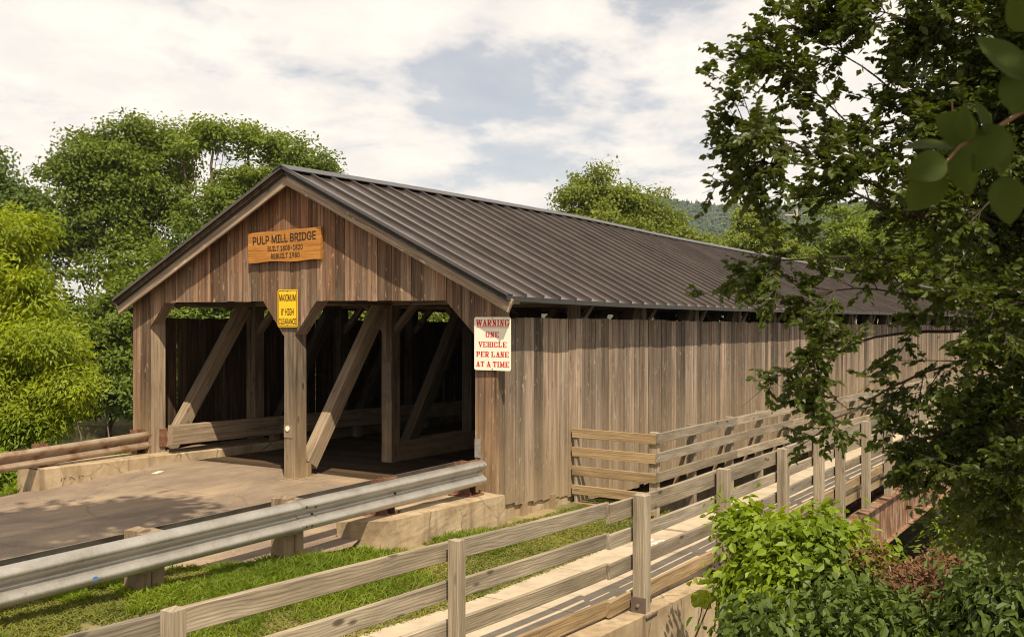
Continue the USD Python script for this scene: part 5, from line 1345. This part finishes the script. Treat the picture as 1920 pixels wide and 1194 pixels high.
r = np.random.default_rng(77)
nz = lambda p, s, f: meshkit.fbm(np.stack([p[:, 0] * f, p[:, 1] * f, 0 * p[:, 0]], 1), 3, s)
offroad = lambda p: (p[:, 1] < ROAD_E(np.clip(p[:, 0], -80, 3)) - .03) & ~((p[:, 0] > -2.75) & (p[:, 1] > -4.13)) & ~((p[:, 0] > -.2) & (p[:, 1] > -3.95))
lush = lambda p, r: (nz(p, 1, .9) > .41 + .20 * ss(-4.5, -5.4, p[:, 1]) + .12 * ss(-3.5, -1, p[:, 0])) & (r.random(len(p)) < .25 + .75 * ss(-5.3, -4.2, p[:, 1])) & offroad(p)
put("grass", blades(r, 125000, (-9.5, 2.2, -5.5, -2.3), lush, .05, .13), M["grass"], label="lush green grass along the foot of the galvanised rail", cat="grass", kind="stuff")
dry = lambda p, r: (nz(p, 3, 1.4) > .24) & offroad(p)
put("dry_grass", blades(r, 150000, (-9.5, 2.6, -5.55, -2.4), dry, .02, .065, .006, .9), M["grass_dry"], label="short drying grass between the concrete block and the walkway", cat="grass", kind="stuff")
lb = lambda p, r: (nz(p, 4, .8) > .35) & ((p[:, 1] > 3.9 + .6 * np.maximum(-2.3 - p[:, 0], 0)) | (p[:, 1] > 4.4))
put("bank_grass", blades(r, 50000, (-6, 3, 3.9, 8.0), lb, .12, .35, .010), M["grass"], label="tall green grass behind the left concrete kerb", cat="grass", kind="stuff")
ws = lambda p, r: (nz(p, 6, 1.5) > .50)
put("bank_weeds", blades(r, 16000, (-5.0, 0.2, -8.6, -7.27), ws, .05, .20, .010), M["grass"], label="sparse weeds on the soil below the retaining wall", cat="weeds", kind="stuff")


def litter(r, n, region, z, L, W, m, name, label, cat_, lift=.004, keep=None):
    x0, x1, y0, y1 = region
    p = np.stack([r.uniform(x0, x1, n), r.uniform(y0, y1, n)], 1)
    if keep is not None:
        p = p[keep(p)]
    n = len(p)
    pos = np.stack([p[:, 0], p[:, 1], z(p[:, 0], p[:, 1]) + lift + r.uniform(0, .012, n)], 1)
    a = r.uniform(0, 6.3, n)
    d = np.stack([np.cos(a), np.sin(a), r.normal(size=n) * .15], 1)
    put(name, leaves(pos, d, UP + r.normal(size=(n, 3)) * .3, L * r.uniform(.5, 1.4, n), W, simple=True), m, label=label, cat=cat_, kind="stuff")


litter(r, 420, (-0.30, 0.50, -0.45, 0.45), lambda x, y: road_z(x, y), .11, .006, M["hay"], "straw", "dry straw gathered around the centre post's foot", "straw", .006, keep=lambda p: (np.abs(p[:, 0] - .15) + np.abs(p[:, 1]) * .9 < .42) & ((p[:, 0] < 0) | (np.abs(p[:, 1]) > .12)))
litter(r, 900, (-3.4, -1.4, -7.75, -7.2), ground_h, .05, .025, M["leaf_dead"], "dead_leaves", "brown dead leaves heaped on soil at the wall's near end", "leaves", .01)
litter(r, 130, (-6, 0.2, -3.2, 3.0), road_z, .035, .018, M["hay"], "road_litter", "scattered dry leaf scraps on the sandy road", "litter", .014)
pp = at(287, 881, 17.2)
q = boxm((-.13, -.05, 0), (.13, .05, .012)); q.apply_transform(trimesh.transformations.rotation_matrix(.5, [0, 0, 1])); q.apply_translation((-0.55, 2.45, float(road_z(-.55, 2.45)) + .014))
put("paper_scrap", q, M["paper"], label="small pale scrap lying on road beside the left kerb", cat="scrap")

# ------------------------------------------------------------------ pole and wires far behind
up_ = thing("utility_pole", "pale utility pole far behind the near tree's branches", "pole")
pb, pt = at(1493, 520, 95), at(1493, 392, 95)
put("pole", tubes([(np.array([pb - UP * 4, (pb + pt) / 2, pt]), np.array([.2, .18, .15]))], 8), M["pale_wood"], up_, smooth=True)
put("crossarm", tubes([(np.array([pt - UP * .6 - RIGHT * 1.1, pt - UP * .6, pt - UP * .6 + RIGHT * 1.1]), .07)], 6), M["pale_wood"], up_)
for k, (z0, z1) in enumerate(((386, 380), (393, 388))):
    a, b = at(880, z0 - 6, 140), at(1493, z1 + 14, 96)
    u = np.linspace(0, 1, 16)[:, None]
    put("power_line", tubes([(a + (b - a) * u - UP * 2.2 * 4 * u * (1 - u) * .4, .02)], 4), M["bolt"], label=["upper thin power line crossing in front of the hill", "lower thin power line crossing in front of the hill"][k], cat="wire")

# ------------------------------------------------------------------ summer haze over the valley
hz = usdkit.material(stage, "/World/Looks/haze_air", {"v": ("principled_volume", {"color": (0.86, 0.92, 1.0), "density": 0.00009, "anisotropy": 0.3})}, [], volume="v.volume")
put("haze", boxm((-2600, -2600, -12.0), (2600, 2600, 300.0)), hz, kind="stuff", label="thin summer haze softening the far hill", cat="haze")
